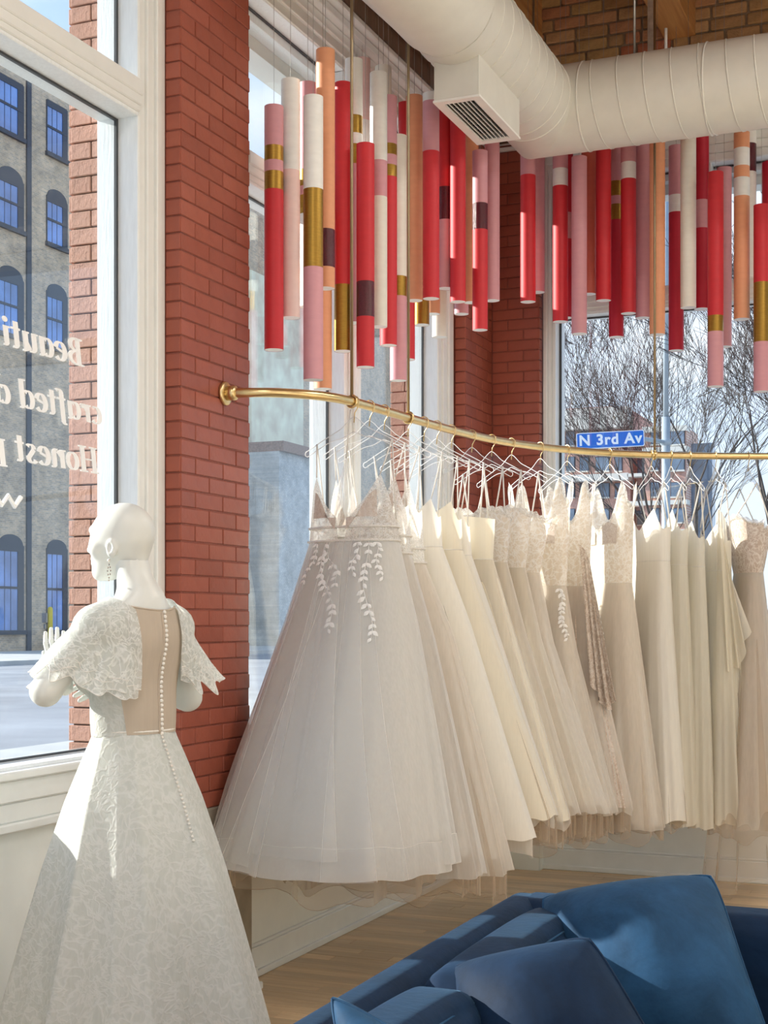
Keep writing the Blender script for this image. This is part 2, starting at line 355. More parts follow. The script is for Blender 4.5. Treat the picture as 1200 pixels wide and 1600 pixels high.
# ------------------------------------------------------------------ windows
def W(wall):
    if wall == 'L': return lambda m, s0, s1, d0, d1, z0, z1: m.box(d0, s0, z0, d1, s1, z1)
    return lambda m, s0, s1, d0, d1, z0, z1: m.box(s0, -d1, z0, s1, -d0, z1)
def window(n, wall, s0, s1, c0, c1, mull=None, zt=H_HEAD):
    bx = W(wall); root = bpy.data.objects.new('window_%d' % n, None); link(root); tag(root, kind='structure')
    # s0,s1 jamb faces; c0,c1 outer limits of the casing
    m = MB()
    for (j, c, sg) in ((s0, c0, -1), (s1, c1, 1)):
        w = (c - j)
        for q0, q1, d in ((0.0, 0.30, 0.008), (0.30, 0.62, 0.020), (0.62, 1.0, 0.033)):
            a, b = sorted((j + w * q0 + (0.005 * sg if q0 == 0 else 0), j + w * q1)); bx(m, a, b, -0.02, d, H_SILL - 0.03, zt + 0.16)
    m.build('casing', M['trim'], root, bevel=0.004)
    m = MB()
    for z0, z1, d in ((zt + 0.005, zt + 0.05, 0.008), (zt + 0.05, zt + 0.10, 0.020), (zt + 0.10, zt + 0.15, 0.033)): bx(m, c0 + 0.003, c1 - 0.003, -0.02, d + 0.0006, z0, z1)
    m.build('head_casing', M['trim'], root, bevel=0.004)
    m = MB()
    for j, sg in ((s0, -1), (s1, 1)):
        a, b = sorted((j, j + sg * 0.03)); bx(m, a, b, -0.165, 0.004, H_SILL, zt)
        a, b = sorted((j - sg * 0.012, j + sg * 0.02)); bx(m, a, b, -0.165, -0.088, H_SILL, zt)
    bx(m, s0 + 0.001, s1 - 0.001, -0.164, 0.003, zt, zt + 0.03); bx(m, s0 + 0.001, s1 - 0.001, -0.164, -0.089, zt - 0.05, zt - 0.001)
    m.build('jamb', M['jamb'], root, bevel=0.002)
    m = MB()                                       # transom bar with stepped mouldings
    bx(m, s0 + 0.001, s1 - 0.001, -0.163, 0.010, T0, T1); m2 = MB()
    for z0, z1, d in ((T0 + 0.012, T0 + 0.05, 0.018), (T0 + 0.035, T0 + 0.085, 0.026), (T0 + 0.07, T1, 0.033)): bx(m2, s0 + 0.0015, s1 - 0.0015, 0.002, d, z0, z1)
    m.build('transom_bar', M['jamb'], root, bevel=0.003); m2.build('transom_moulding', M['trim'], root, bevel=0.004)
    m = MB()                                       # gaskets around the panes
    gd0, gd1 = -0.090, -0.080
    for z0, z1 in ((H_SILL + 0.012, T0), (T1, zt - 0.002)):
        for j, sg in ((s0, 1), (s1, -1)):
            a, b = sorted((j + sg * 0.0005, j + sg * 0.0135)); bx(m, a, b, gd0, gd1, z0, z1)
        bx(m, s0 + 0.014, s1 - 0.014, gd0, gd1 + 0.001, z1 - 0.009, z1 - 0.0005); bx(m, s0 + 0.014, s1 - 0.014, gd0, gd1 + 0.001, z0, z0 + 0.008)
    m.build('gasket', M['gasket'], root)
    m = MB()
    bx(m, s0 + 0.001, s1 - 0.001, -0.164, 0.02, H_SILL - 0.05, H_SILL + 0.01); m.build('sill_board', M['jamb'], root, bevel=0.004)
    m = MB(); bx(m, c0, c1, -0.02, 0.068, H_SILL - 0.028, H_SILL); bx(m, c0, c1, -0.02, 0.05, H_SILL - 0.10, H_SILL - 0.028); bx(m, c0, c1, -0.02, 0.04, H_SILL - 0.165, H_SILL - 0.10); bx(m, c0, c1, -0.02, 0.052, H_SILL - 0.195, H_SILL - 0.165)
    m.build('stool', M['trim'], root, bevel=0.005)
    splits = [(s0, s1)]
    m = MB(); bx(m, s0, s1, -0.092, -0.086, H_SILL + 0.012, T0); m.build('pane', M['pane'], root)
    if mull:
        m = MB(); bx(m, mull[0], mull[1], -0.165, 0.012, T1, zt); bx(m, mull[0] + 0.04, mull[1] - 0.04, 0.0, 0.03, T1, zt); m.build('mullion', M['trim'], root, bevel=0.004)
        splits = [(s0, mull[0]), (mull[1], s1)]
    for a, b in splits:
        m = MB(); bx(m, a, b, -0.092, -0.086, T1, zt); m.build('pane', M['pane'], root)
    return root
window(1, 'L', -5.45, -3.952, -5.55, -3.806)
window(5, 'L', -6.75, -5.65, -6.9, -5.55)
o = wall_piece('trim_8', [(-0.20, -5.62, 1.0, -0.03, -5.48, H_HEAD)], M['jamb']); tag(o, kind='structure')
o = wall_piece('wall_left_pier', [(-0.30, -7.6, 0.9, 0.02, -6.77, CEIL)], M['plaster']); tag(o, kind='structure')
window(2, 'L', -3.13, -2.10, -3.25, -2.0)
window(3, 'L', -1.90, -0.80, -2.0, -0.605)
window(4, 'B', 0.478, 4.6, 0.405, 4.7, mull=(1.20, 1.42))
o = wall_piece('trim_6', [(-0.20, -2.07, 1.0, -0.03, -1.93, H_HEAD)], M['jamb']); tag(o, kind='structure')
m = MB()
for a, b in ((-6.75, -3.93), (-3.15, -2.08), (-1.92, -0.78)): m.box(-0.34, a, H_SILL - 0.10, -0.16, b, H_SILL - 0.03)
o = m.build('trim_7', M['concrete']); tag(o, kind='structure')

# ------------------------------------------------------------------ brick piers, brick by brick
CH = 0.0644
def courses(z0, z1, f):
    n = int((z1 - z0) / CH)
    for i in range(n): f(i, z0 + i * CH)
def brick_wall_L(parent, X, ya, yb, z0, z1, fullL, mat, offs=(0.0, 0.5), dep=0.03, sgn=1):
    # face at depth X (normal +X if sgn>0), running along Y
    def row(i, z):
        y = ya - fullL * (1 - offs[i % 2]) if offs[i % 2] else ya
        while y < yb - 0.01:
            a, b = max(y, ya), min(y + fullL, yb); y += fullL
            if b - a < 0.02: continue
            piece('brick', (dep, round(b - a - 0.006, 4), CH - 0.006), (X - sgn * dep / 2 + random.uniform(-.0012, .0008), (a + b) / 2, z + CH / 2), mat, parent, 0.0025)
    courses(z0, z1, row)
def brick_wall_B(parent, Y, xa, xb, z0, z1, fullL, mat, offs=(0.0, 0.5), dep=0.03, jit=0.001):
    # face at Y, normal -Y, running along X
    def row(i, z):
        x = xa - fullL * (1 - offs[i % 2]) if offs[i % 2] else xa
        while x < xb - 0.01:
            a, b = max(x, xa), min(x + fullL, xb); x += fullL
            if b - a < 0.02: continue
            piece('brick', (round(b - a - 0.006, 4), dep, CH - 0.006), ((a + b) / 2, Y + dep / 2 + random.uniform(-jit, jit), z + CH / 2), mat, parent, 0.0025)
    courses(z0, z1, row)
ZB = 0.79
p1 = wall_piece('wall_pier', [(-0.02, -3.800, ZB, 0.095, -3.259, 4.44), (-0.27, -3.928, 1.0, -0.02, -3.14, CEIL)], M['redmortar']); tag(p1, kind='structure')
brick_wall_L(p1, 0.10, -3.804, -3.255, ZB, 4.44, 0.215, M['redbrick'], (0.5, 0.0))
brick_wall_B(p1, -3.806, 0.030, 0.0985, ZB, 4.44, 0.2, M['redbrick'], (0, 0), 0.012)
ex = wall_piece('wall_pier_outside', [(-0.292, -3.93, 0.9, -0.168, -3.15, 4.10)], M['outmortar']); tag(ex, kind='structure')
brick_wall_B(ex, -3.942, -0.30, -0.166, 1.0, 4.1, 0.215, M['outbrick'], (0.0, 0.43), 0.02)
brick_wall_L(ex, -0.31, -3.94, -3.14, 1.0, 4.1, 0.215, M['outbrick'], (0.0, 0.5), 0.02, -1)
cb = wall_piece('wall_pier_base', [(-0.02, -3.81, 0.0, 0.104, -3.243, ZB)], M['concrete'], bevel=0.006); tag(cb, kind='structure')
p2 = wall_piece('wall_pier_corner', [(-0.02, -0.580, 1.0, 0.095, -0.0, 4.44), (0.0, -0.095, 1.0, 0.395, 0.0, 4.44), (-0.28, -0.77, 1.0, -0.02, 0.28, CEIL), (-0.02, 0.02, 1.0, 0.39, 0.28, CEIL)], M['redmortar']); tag(p2, kind='structure')
o = wall_piece('wall_corner_low', [(-0.02, -0.590, 0.0, 0.104, -0.0, 1.0), (0.104, -0.104, 0.0, 0.405, 0.0, 1.0)], M['plaster']); tag(o, kind='structure')
Z2 = 1.93
zz = ZB + CH * math.floor((1.90 - ZB) / CH)
brick_wall_L(p2, 0.10, -0.585, -0.101, zz, 4.44, 0.2, M['redbrick'], (0.5, 0.0))
brick_wall_B(p2, -0.587, 0.030, 0.0985, zz, 4.44, 0.2, M['redbrick'], (0, 0), 0.012)
brick_wall_B(p2, -0.10, 0.101, 0.40, zz, 4.44, 0.2, M['redbrick'], (0.5, 0.0))
brick_wall_L(p2, 0.402, -0.0985, -0.033, zz, 4.44, 0.2, M['redbrick'], (0, 0), 0.012)
ex2 = wall_piece('wall_corner_outside', [(-0.292, -0.765, 0.5, -0.168, 0.28, 4.10)], M['outmortar']); tag(ex2, kind='structure')
brick_wall_B(ex2, -0.777, -0.30, -0.166, zz, 4.1, 0.215, M['outbrick'], (0.0, 0.43), 0.02)
# upper back wall in old yellow brick
up = wall_piece('wall_back_upper', [(0.0, -0.085, 4.861, 6.5, 0.28, CEIL)], M['oldmortar']); tag(up, kind='structure')
zc = 4.866
while zc < 5.50:
    ch = 0.0745; x = 0.15 - random.random() * 0.2
    while x < 3.2:
        L = random.choice((0.20, 0.205, 0.21, 0.10, 0.2, 0.195)); a, b = x, x + L
        o = piece('brick', (L - 0.014, 0.03, ch - 0.013), ((a + b) / 2, -0.087 + random.uniform(-.004, .003), zc + ch / 2 + random.uniform(-.001, .001)), M['oldbrick'], up, 0.005)
        o.rotation_euler.y = random.uniform(-0.012, 0.012); x += L
    zc += ch

# ------------------------------------------------------------------ air duct
def arc_pts(c, r, a0, a1, n):
    return [(c[0] + r * math.cos(a0 + (a1 - a0) * i / n), c[1] + r * math.sin(a0 + (a1 - a0) * i / n), c[2]) for i in range(n + 1)]
DX, DY, DZ, DR = 0.745, -1.22, 4.19, 0.222
duct = thing('air_duct', 'large cream painted spiral air duct turning the corner below the joists', 'duct', (DX, DY, DZ))
def dl(pts): return [(p[0] - DX, p[1] - DY, p[2] - DZ) for p in pts]
MB().tube(dl([(0.98, DY, DZ), (6.4, DY, DZ)]), DR, 48, False).build('back_run', M['duct'], duct, True)
NEAR = [(DX, -1.45, DZ), (DX, -2.72, DZ)]
MB().tube(dl(NEAR), DR, 48, False).build('side_run', M['duct'], duct, True)
EL = []                                              # mitred elbow: near ring, mitre ring, far ring
for cx_, cy_, hx, hy, k_ in ((0, -1.46 - DY, 1, 0, 1.0), (0, 0, math.sqrt(.5), -math.sqrt(.5), math.sqrt(2)), (0.99 - DX, 0, 0, -1, 1.0)):
    EL.append([(cx_ + hx * k_ * (DR + .001) * math.cos(2*PI*i/48), cy_ + hy * k_ * (DR + .001) * math.cos(2*PI*i/48), (DR + .001) * math.sin(2*PI*i/48)) for i in range(48)])
for i in range(2): grid_mesh('elbow_gore', EL[i:i+2], M['duct'], duct)
BEND = [(DX, -2.70, DZ), (DX, -2.86, DZ), (DX - 0.05, -3.12, DZ + 0.04), (DX - 0.16, -3.40, DZ + 0.10), (DX - 0.36, -3.75, DZ + 0.18), (DX - 0.62, -4.15, DZ + 0.26)]
MB().tube(dl(BEND), DR + 0.012, 48, False).build('bend', M['duct'], duct, True)
m = MB()
def helix(p0, p1, pitch, r, rr=0.0042):
    p0, p1 = Vector(p0), Vector(p1); ax = (p1 - p0); L = ax.length; ax.normalize()
    u = Vector((0, 0, 1)); v = ax.cross(u); n = int(L / pitch * 28); pts = []
    for i in range(n + 1):
        t = i / n; a = 2 * PI * t * L / pitch; pts.append(p0 + ax * L * t + (u * math.cos(a) + v * math.sin(a)) * r)
    m.tube(pts, rr, 4, False)
helix(dl([(1.03, DY, DZ)])[0], dl([(6.3, DY, DZ)])[0], 0.135, DR + 0.0005)
helix(dl([(DX, -1.5, DZ)])[0], dl([(DX, -2.7, DZ)])[0], 0.135, DR + 0.0005)
m.build('spiral_seam', M['duct'], duct, True)
def ringat(c, ax, r, h=0.006):
    c, ax = Vector(c), Vector(ax).normalized(); u = Vector((0, 0, 1)); v = ax.cross(u)
    MB().tube([c + (u * math.cos(2*PI*i/40) + v * math.sin(2*PI*i/40)) * r for i in range(41)], h, 6, False).build('collar', M['duct'], duct, True)
for c, ax in (((0.99, DY, DZ), (1, 0, 0)), ((DX, -1.47, DZ), (0, 1, 0)), ((DX, -2.71, DZ), (0, 1, 0)), ((1.62, DY, DZ), (1, 0, 0))): ringat(dl([c])[0], ax, DR - 0.001)
# supply register hanging under the side run
rg = bpy.data.objects.new('register', None); link(rg, duct); rg.empty_display_size = 0.05
rx0, rx1, ry0, ry1, rz0 = 0.640 - DX, 0.850 - DX, -2.545 - DY, -1.950 - DY, 3.815 - DZ
m = MB(); t_ = 0.006; zt_ = 4.005 - DZ
for b in ((rx0, ry0, rx0 + t_, ry1), (rx1 - t_, ry0, rx1, ry1), (rx0 + t_, ry0, rx1 - t_, ry0 + t_), (rx0 + t_, ry1 - t_, rx1 - t_, ry1)): m.box(b[0], b[1], rz0 + 0.007, b[2], b[3], zt_)
m.build('plenum_box', M['duct'], rg, bevel=0.0015)
MB().box(rx0 + 0.01, ry0 + 0.01, rz0 + 0.05, rx1 - 0.01, ry1 - 0.01, rz0 + 0.06).build('shade_sheet', M['dark'], rg)  # black sheet painted in for the shade behind the louvers
m = MB(); fw = 0.035
for b in ((rx0 - .004, ry0 - .004, rx0 + fw, ry1 + .004), (rx1 - fw, ry0 - .004, rx1 + .004, ry1 + .004), (rx0 + fw, ry0 - .004, rx1 - fw, ry0 + fw), (rx0 + fw, ry1 - fw, rx1 - fw, ry1 + .004)): m.box(b[0], b[1], rz0 - 0.004, b[2], b[3], rz0 + 0.006)
m.build('face_frame', M['ventwhite'], rg)
for k in range(7):
    xx = rx0 + fw + 0.010 + k * (rx1 - rx0 - 2 * fw - 0.02) / 6
    o = piece('louver', (0.003, ry1 - ry0 - 2 * fw, 0.022), (xx, (ry0 + ry1) / 2, rz0 + 0.012), M['ventwhite'], rg, 0.0005); o.rotation_euler.y = -0.5
for k in range(16):
    yy = ry0 + fw + 0.01 + k * (ry1 - ry0 - 2 * fw - 0.02) / 15
    piece('back_vane', (rx1 - rx0 - 2 * fw, 0.003, 0.016), ((rx0 + rx1) / 2, yy, rz0 + 0.038), M['steel'], rg, 0.0005)
# hangers of the duct
def hang_rod(x, y, z0, z1, r, mat, label, name='duct_hanger'):
    o = MB().cyl((x, y), r, z0, z1, 10).build(name, mat, None, True); tag(o, label, 'hanger'); return o
hang_rod(1.245, -1.25, DZ + DR - 0.02, CEIL, 0.006, M['steel'], 'thin dark threaded rod rising from the duct beside a strap')
o = MB().box(1.305, -1.22, DZ + DR - 0.01, 1.335, -1.216, CEIL).build('duct_strap', M['steel'], None, bevel=0.001); tag(o, 'flat galvanised strap holding up the duct beside the joist', 'strap')
hang_rod(1.385, -1.15, DZ + DR - 0.03, 4.56, 0.008, M['ventwhite'], 'short white pipe stub standing on the duct right of the strap', 'pipe_stub')
hang_rod(0.40, -0.16, 4.9, CEIL, 0.014, M['ventwhite'], 'white conduit pipe rising at the left end of the old brick', 'conduit')
hang_rod(0.425, -0.30, 4.5, CEIL, 0.008, M['steel'], 'dark thin rod beside the white conduit pipe', 'threaded_rod')

# ------------------------------------------------------------------ track light rail on the beam
tr_ = thing('track_rail', 'white track light rail with chrome clips on the brown beam', 'track light', (0.125, -2.6, 4.57))
MB().box(-0.012, -2.0, -0.012, 0.012, 1.95, 0.012).build('rail', M['ventwhite'], tr_, bevel=0.002)
for k in range(9):
    piece('clip', (0.034, 0.03, 0.03), (0, 0.0 + k * 0.22, 0.0), M['steel'], tr_, 0.004)
for k in range(3):
    piece('bracket', (0.05, 0.02, 0.02), (-0.025, -1.2 + 1.5 * k, 0.005), M['brown'], tr_, 0.003)

# ------------------------------------------------------------------ hanging paper tubes
TC = {'pink': (0.64, 0.31, 0.35), 'red': (0.60, 0.025, 0.035), 'gold': (0.36, 0.21, 0.035), 'white': (0.84, 0.84, 0.81), 'cream': (0.80, 0.78, 0.70),
      'peach': (0.80, 0.36, 0.19), 'maroon': (0.09, 0.006, 0.014), 'blush': (0.84, 0.62, 0.58), 'crimson': (0.50, 0.012, 0.035), 'coral': (0.62, 0.13, 0.085)}
TM = {}
for k_, c_ in TC.items():
    if k_ == 'gold': TM[k_] = solid('tube_gold', c_, 0.38, 0.75, var=0.12, scale=40, bump=0.05, bscale=80, stretch=(1, 1, 8))
    elif k_ == 'maroon': TM[k_] = solid('tube_maroon_glitter', c_, 0.22, 0.0, var=0.5, scale=400, bump=0.25, bscale=500)
    else: TM[k_] = solid('tube_' + k_, c_, 0.55, var=0.03, scale=18, bump=0.03, bscale=35, stretch=(1, 1, 3))
M['tubecap'] = solid('tube_end_cap', (0.92, 0.92, 0.90), 0.6, var=0.01)
ORD = ['first', 'second', 'third', 'fourth', 'fifth', 'sixth', 'seventh', 'eighth', 'ninth', 'tenth', 'eleventh', 'twelfth', 'thirteenth', 'fourteenth', 'fifteenth', 'sixteenth', 'seventeenth', 'eighteenth', 'nineteenth', 'twentieth', 'twenty-first', 'twenty-second', 'twenty-third', 'twenty-fourth', 'twenty-fifth', 'twenty-sixth', 'twenty-seventh', 'twenty-eighth', 'twenty-ninth', 'thirtieth', 'thirty-first']
TR = 0.040
# (centre x, depth, [y top, colour, y, colour, ... y bottom])
LEFT = [
 (428, 5.92, [167, 'pink', 230, 'gold', 253, 'pink', 270, 'gold', 298, 'red', 547]),
 (454, 5.98, [126, 'white', 268, 'blush', 497]),
 (481, 6.35, [131, 'pink', 267, 'gold', 293, 'pink', 307, 'gold', 336, 'white', 480]),
 (489.5, 5.72, [152, 'white', 297, 'gold', 419, 'pink', 594]),
 (508.5, 6.00, [79, 'peach', 360, 'maroon', 419, 'peach', 451]),
 (504.5, 6.30, [330, 'peach', 608]),
 (536, 6.35, [131, 'red', 446, 'gold', 549]),
 (553, 6.45, [94, 'white', 183, 'gold', 211, 'white', 228, 'gold', 259, 'pink', 505]),
 (566, 7.00, [93, 'blush', 190, 'white', 470]),
 (571, 6.30, [226, 'red', 441, 'maroon', 496, 'red', 574]),
 (599, 6.85, [105, 'cream', 300, 'white', 450]),
 (591.5, 6.50, [115, 'white', 253, 'pink', 309, 'cream', 511]),
 (607, 6.62, [152, 'pink', 227, 'gold', 244, 'pink', 260, 'gold', 278, 'red', 540]),
 (622.5, 6.76, [213, 'cream', 433, 'gold', 464, 'pink', 595]),
 (636, 7.12, [190, 'red', 562]),
 (634, 7.35, [162, 'red', 520]),
 (647.5, 6.90, [151, 'peach', 470]),
 (673.5, 6.80, [147, 'white', 160, 'pink', 238, 'red', 467]),
 (659, 7.45, [240, 'gold', 508]),
 (676, 7.60, [260, 'peach', 491]),
 (686.5, 7.75, [280, 'cream', 527]),
 (695.5, 7.30, [150, 'red', 294, 'maroon', 345, 'pink', 451]),
 (715.5, 7.25, [150, 'red', 472]),
 (736, 7.55, [150, 'peach', 473]),
 (721, 7.85, [230, 'pink', 491]),
 (750, 7.35, [237, 'pink', 319, 'maroon', 360, 'red', 516]),
 (769, 7.55, [190, 'pink', 470]),
]
RIGHT = [
 (825, 7.45, [180, 'pink', 275, 'red', 472]),
 (839.5, 7.65, [185, 'pink', 457]),
 (875.5, 7.50, [180, 'pink', 265, 'white', 292, 'red', 503]),
 (884, 7.85, [190, 'crimson', 334, 'pink', 375, 'crimson', 497]),
 (905, 7.40, [246, 'pink', 522]),
 (920, 7.80, [185, 'coral', 460]),
 (943, 7.50, [185, 'red', 470]),
 (963, 7.75, [185, 'pink', 285, 'gold', 308, 'pink', 321, 'gold', 345, 'crimson', 527]),
 (982, 7.50, [180, 'pink', 255, 'white', 281, 'red', 490]),
 (1004.5, 7.75, [180, 'pink', 497]),
 (1027, 7.35, [175, 'peach', 523]),
 (1056.5, 7.70, [229, 'pink', 306, 'white', 333, 'crimson', 548]),
 (1075.5, 7.35, [185, 'cream', 481]),
 (1096, 7.75, [205, 'crimson', 314, 'pink', 358, 'crimson', 483]),
 (1118, 7.25, [270, 'red', 494, 'gold', 519, 'pink', 604]),
 (1131.5, 7.70, [263, 'pink', 542]),
 (1159, 7.30, [208, 'peach', 233, 'white', 261, 'peach', 279, 'white', 308, 'peach', 499]),
 (1170, 7.75, [180, 'white', 226, 'maroon', 270, 'white', 435]),
 (1202.5, 7.70, [254, 'crimson', 430]),
 (1190, 7.20, [321, 'red', 442, 'gold', 535, 'pink', 612]),
]
def tube_label(bands, i, where):
    cs = []
    for c in bands:
        c = {'crimson': 'dark red', 'blush': 'pale blush', 'coral': 'rust red'}.get(c, c)
        if c not in cs: cs.append(c)
    s = cs[0] if len(cs) == 1 else ', '.join(cs[:-1]) + ' and ' + cs[-1]
    return '%s hanging tube, %s from left in the %s cluster' % (s, ORD[i], where)
def make_tubes(lst, where, group, dz=0.0, TR=0.040):
    order = sorted(range(len(lst)), key=lambda q: lst[q][0])
    for rank, q in enumerate(order):
        cx, z, b = lst[q]; z += dz; ys = b[0::2]; cs = b[1::2]
        hs = [EYE + (HORIZON - yy) * z / FPX for yy in ys]; p = at(cx, 970, z)
        t = thing('hanging_tube', tube_label(cs, rank, where), 'tube', (p.x, p.y, hs[-1]), group)
        for i, c in enumerate(cs):
            z1, z0 = hs[i] - hs[-1], hs[i + 1] - hs[-1]
            m = MB().cyl((0, 0), TR, z0, z1, 28, False)
            m.build('tube_section' if len(cs) > 1 else 'tube_wall', TM[c], t, True)
        MB().tube([(0, 0, 0.0008), (0, 0, 0.003)], TR - 0.0006, 28).build('end_cap', M['tubecap'], t)
        top = hs[0] - hs[-1]
        MB().tube([(0, 0, top - 0.004), (0, 0, top - 0.001)], TR - 0.0006, 28).build('top_cap', M['tubecap'], t)
        MB().cyl((0, 0), 0.0011, top - 0.01, CEIL - hs[-1], 4).build('hanging_wire', M['wire'], t)
make_tubes(LEFT, 'left window', 'paper tubes hanging before the left windows')
make_tubes(RIGHT, 'back window', 'paper tubes hanging before the back window', 0.44, 0.0425)

# ------------------------------------------------------------------ brass rail
ROD_PX = [(352, 615), (400, 612.5), (447, 614), (500, 617.5), (547, 625.5), (600, 641.5), (637, 652.5), (680, 665), (713, 674), (767, 687), (815, 695), (890, 703.5), (950, 708), (1013, 711), (1120, 712.8), (1200, 713), (1300, 713)]
RODH = atX(350, 615, 0.10).z
rp = [atZ(x, y, RODH) for x, y in ROD_PX]
rp[0] = Vector((0.10, rp[0].y, RODH))
def smooth_path(p, n=10, it=40):
    q = []
    for i in range(len(p) - 1):
        for k in range(n): q.append(p[i].lerp(p[i + 1], k / n))
    q.append(p[-1]); 
    for _ in range(it):
        q = [q[0]] + [(q[i - 1] + q[i] * 2 + q[i + 1]) / 4 for i in range(1, len(q) - 1)] + [q[-1]]
    return q
RP = smooth_path(rp)
RP.append(RP[-1] + (RP[-1] - RP[-8]).normalized() * 2.0)
rail = thing('brass_rail', 'long curved brass clothes rail mounted on the brick pier', 'clothes rail', (0.1, rp[0].y, RODH))
RO = Vector(rail.location)
MB().tube([p - RO for p in RP], 0.019, 18).build('rail', M['brass'], rail, True)
m = MB(); m.tube([(0.0, 0, 0), (0.010, 0, 0), (0.014, 0, 0)], [0.047, 0.047, 0.042], 28); m.tube([(0.012, 0, 0), (0.05, 0, 0), (0.056, 0, 0)], [0.029, 0.029, 0.021], 24)
m.build('wall_flange', M['brass'], rail, True)
def rod_at(px):                                     # point and tangent of the rail seen at pixel column px
    best = None
    for i in range(len(RP) - 1):
        a, b = RP[i], RP[i + 1]
        def col(p):
            r = Vector((p.x - CX, p.y - CY)); return 600 + FPX * (r.x * CT + r.y * ST) / (-r.x * ST + r.y * CT)
        ca, cb = col(a), col(b)
        if ca <= px <= cb:
            t = (px - ca) / (cb - ca + 1e-9); tg = (RP[min(i + 4, len(RP) - 1)] - RP[max(i - 3, 0)]); tg.z = 0
            return a.lerp(b, t), tg.normalized()
    return RP[-1], Vector((1, 0, 0))
for px_ in (549.5, 638, 1023):
    p, tg = rod_at(px_)
    o = MB().cyl((p.x - RO.x, p.y - RO.y), 0.0065, 0.012, CEIL - RODH, 10).build('drop_rod', M['bronze'], rail, True)
    q = p - RO; m = MB(); side = Vector((-tg.y, tg.x, 0))
    m.tube([q + (side * math.cos(a) + Vector((0, 0, 1)) * math.sin(a)) * 0.0245 for a in [2 * PI * i / 24 for i in range(25)]], 0.005, 8, False)
    m.build('collar_ring', M['brass'], o, True)

# ------------------------------------------------------------------ sofa and cushions
def velvet(name, c, hi, rough=0.7):
    m, t, out = nt(name); L = t.links; b = N(t, 'ShaderNodeBsdfPrincipled', Roughness=rough)
    b.inputs['Specular IOR Level'].default_value = 0.15; b.inputs['Sheen Weight'].default_value = 0.3; b.inputs['Sheen Roughness'].default_value = 0.4
    b.inputs['Sheen Tint'].default_value = (*hi, 1)
    n = noise(t, 5, 6, 0.65, 0.4); n2 = noise(t, 45, 4)
    c2 = tuple(min(1, q * 1.9) for q in c)
    col = rampn(t, n.outputs[0], c, c2, 0.38, 0.68).outputs[0]
    L.new(col, b.inputs['Base Color']); bp = N(t, 'ShaderNodeBump', Strength=0.12, Distance=0.01); L.new(n2.outputs[0], bp.inputs['Height']); L.new(bp.outputs[0], b.inputs['Normal'])
    L.new(b.outputs[0], out.inputs[0]); return m
M['velvet'] = velvet('navy_velvet', (0.003, 0.012, 0.032), (0.10, 0.22, 0.36))
M['velvet2'] = velvet('blue_velvet', (0.011, 0.042, 0.092), (0.20, 0.36, 0.50))
M['legwood'] = solid('dark_wood_leg', (0.05, 0.03, 0.02), 0.4)
def rbox(name, x0, y0, z0, x1, y1, z1, r, mat, parent, puff=0.0, seg=4, nx=14):
    """rounded, slightly puffed upholstery block"""
    lx, ly, lz = (x1 - x0) / 2, (y1 - y0) / 2, (z1 - z0) / 2; c = Vector(((x0 + x1) / 2, (y0 + y1) / 2, (z0 + z1) / 2))
    bm = bmesh.new(); bmesh.ops.create_cube(bm, size=2.0); bmesh.ops.subdivide_edges(bm, edges=list(bm.edges), cuts=nx, use_grid_fill=True)
    for v in bm.verts:
        p = Vector((v.co.x * lx, v.co.y * ly, v.co.z * lz)); s = v.co
        q = Vector((max(-lx + r, min(lx - r, p.x)), max(-ly + r, min(ly - r, p.y)), max(-lz + r, min(lz - r, p.z))))
        d = p - q
        if d.length > 1e-9:
            e_ = max(abs(d.x), abs(d.y), abs(d.z)); d = d.normalized() * min(r, e_ if e_ < r else r)
            p = q + d
        w = [(1 - min(1, abs(k)) ** 3) for k in s]
        if puff: p += Vector((puff * s.x * w[1] * w[2], puff * s.y * w[0] * w[2], puff * s.z * w[0] * w[1]))
        v.co = p + c
    me = bpy.data.meshes.new(name); bm.to_mesh(me); bm.free(); me.polygons.foreach_set('use_smooth', [True] * len(me.polygons)); me.materials.append(mat)
    o = bpy.data.objects.new(name, me); return link(o, parent)
sofa = thing('sofa', 'navy blue velvet sofa with low padded back and arm', 'sofa', (1.6, -4.43, 0))
SB = Vector((1.6, -4.43, 0))
def sx(x): return x - SB.x
def sy(y): return y - SB.y
rbox('back_frame', sx(1.60), sy(-6.9), 0.10, sx(1.725), sy(-4.44), 0.740, 0.055, M['velvet'], sofa, 0.004, nx=30)
rbox('arm', sx(1.61), sy(-4.63), 0.10, sx(3.9), sy(-4.43), 0.738, 0.06, M['velvet'], sofa, 0.004, nx=30)
for (a, b) in ((-5.525, -4.64), (-6.42, -5.535)):
    cu = rbox('back_cushion', sx(1.70), sy(a), 0.40, sx(1.90), sy(b), 0.735, 0.07, M['velvet'], sofa, 0.02, nx=22)
    MB().tube([(sx(1.875), sy(a + 0.05 + (b - a - 0.1) * i / 10), 0.712 + 0.012 * math.sin(PI * i / 10)) for i in range(11)], 0.003, 6).build('piping', M['velvet2'], cu, True)
rbox('seat_base', sx(1.70), sy(-6.8), 0.12, sx(3.8), sy(-4.60), 0.30, 0.03, M['velvet'], sofa)
for (a, b) in ((-5.6, -4.64), (-6.6, -5.61)):
    rbox('seat_cushion', sx(1.86), sy(a), 0.28, sx(3.75), sy(b), 0.44, 0.05, M['velvet'], sofa, 0.015, nx=18)
for x, yv in ((1.68, -4.5), (1.68, -6.8), (3.8, -4.5), (3.8, -6.8)): MB().cyl((sx(x), sy(yv)), 0.022, 0, 0.12, 10).build('leg', M['legwood'], sofa, True)
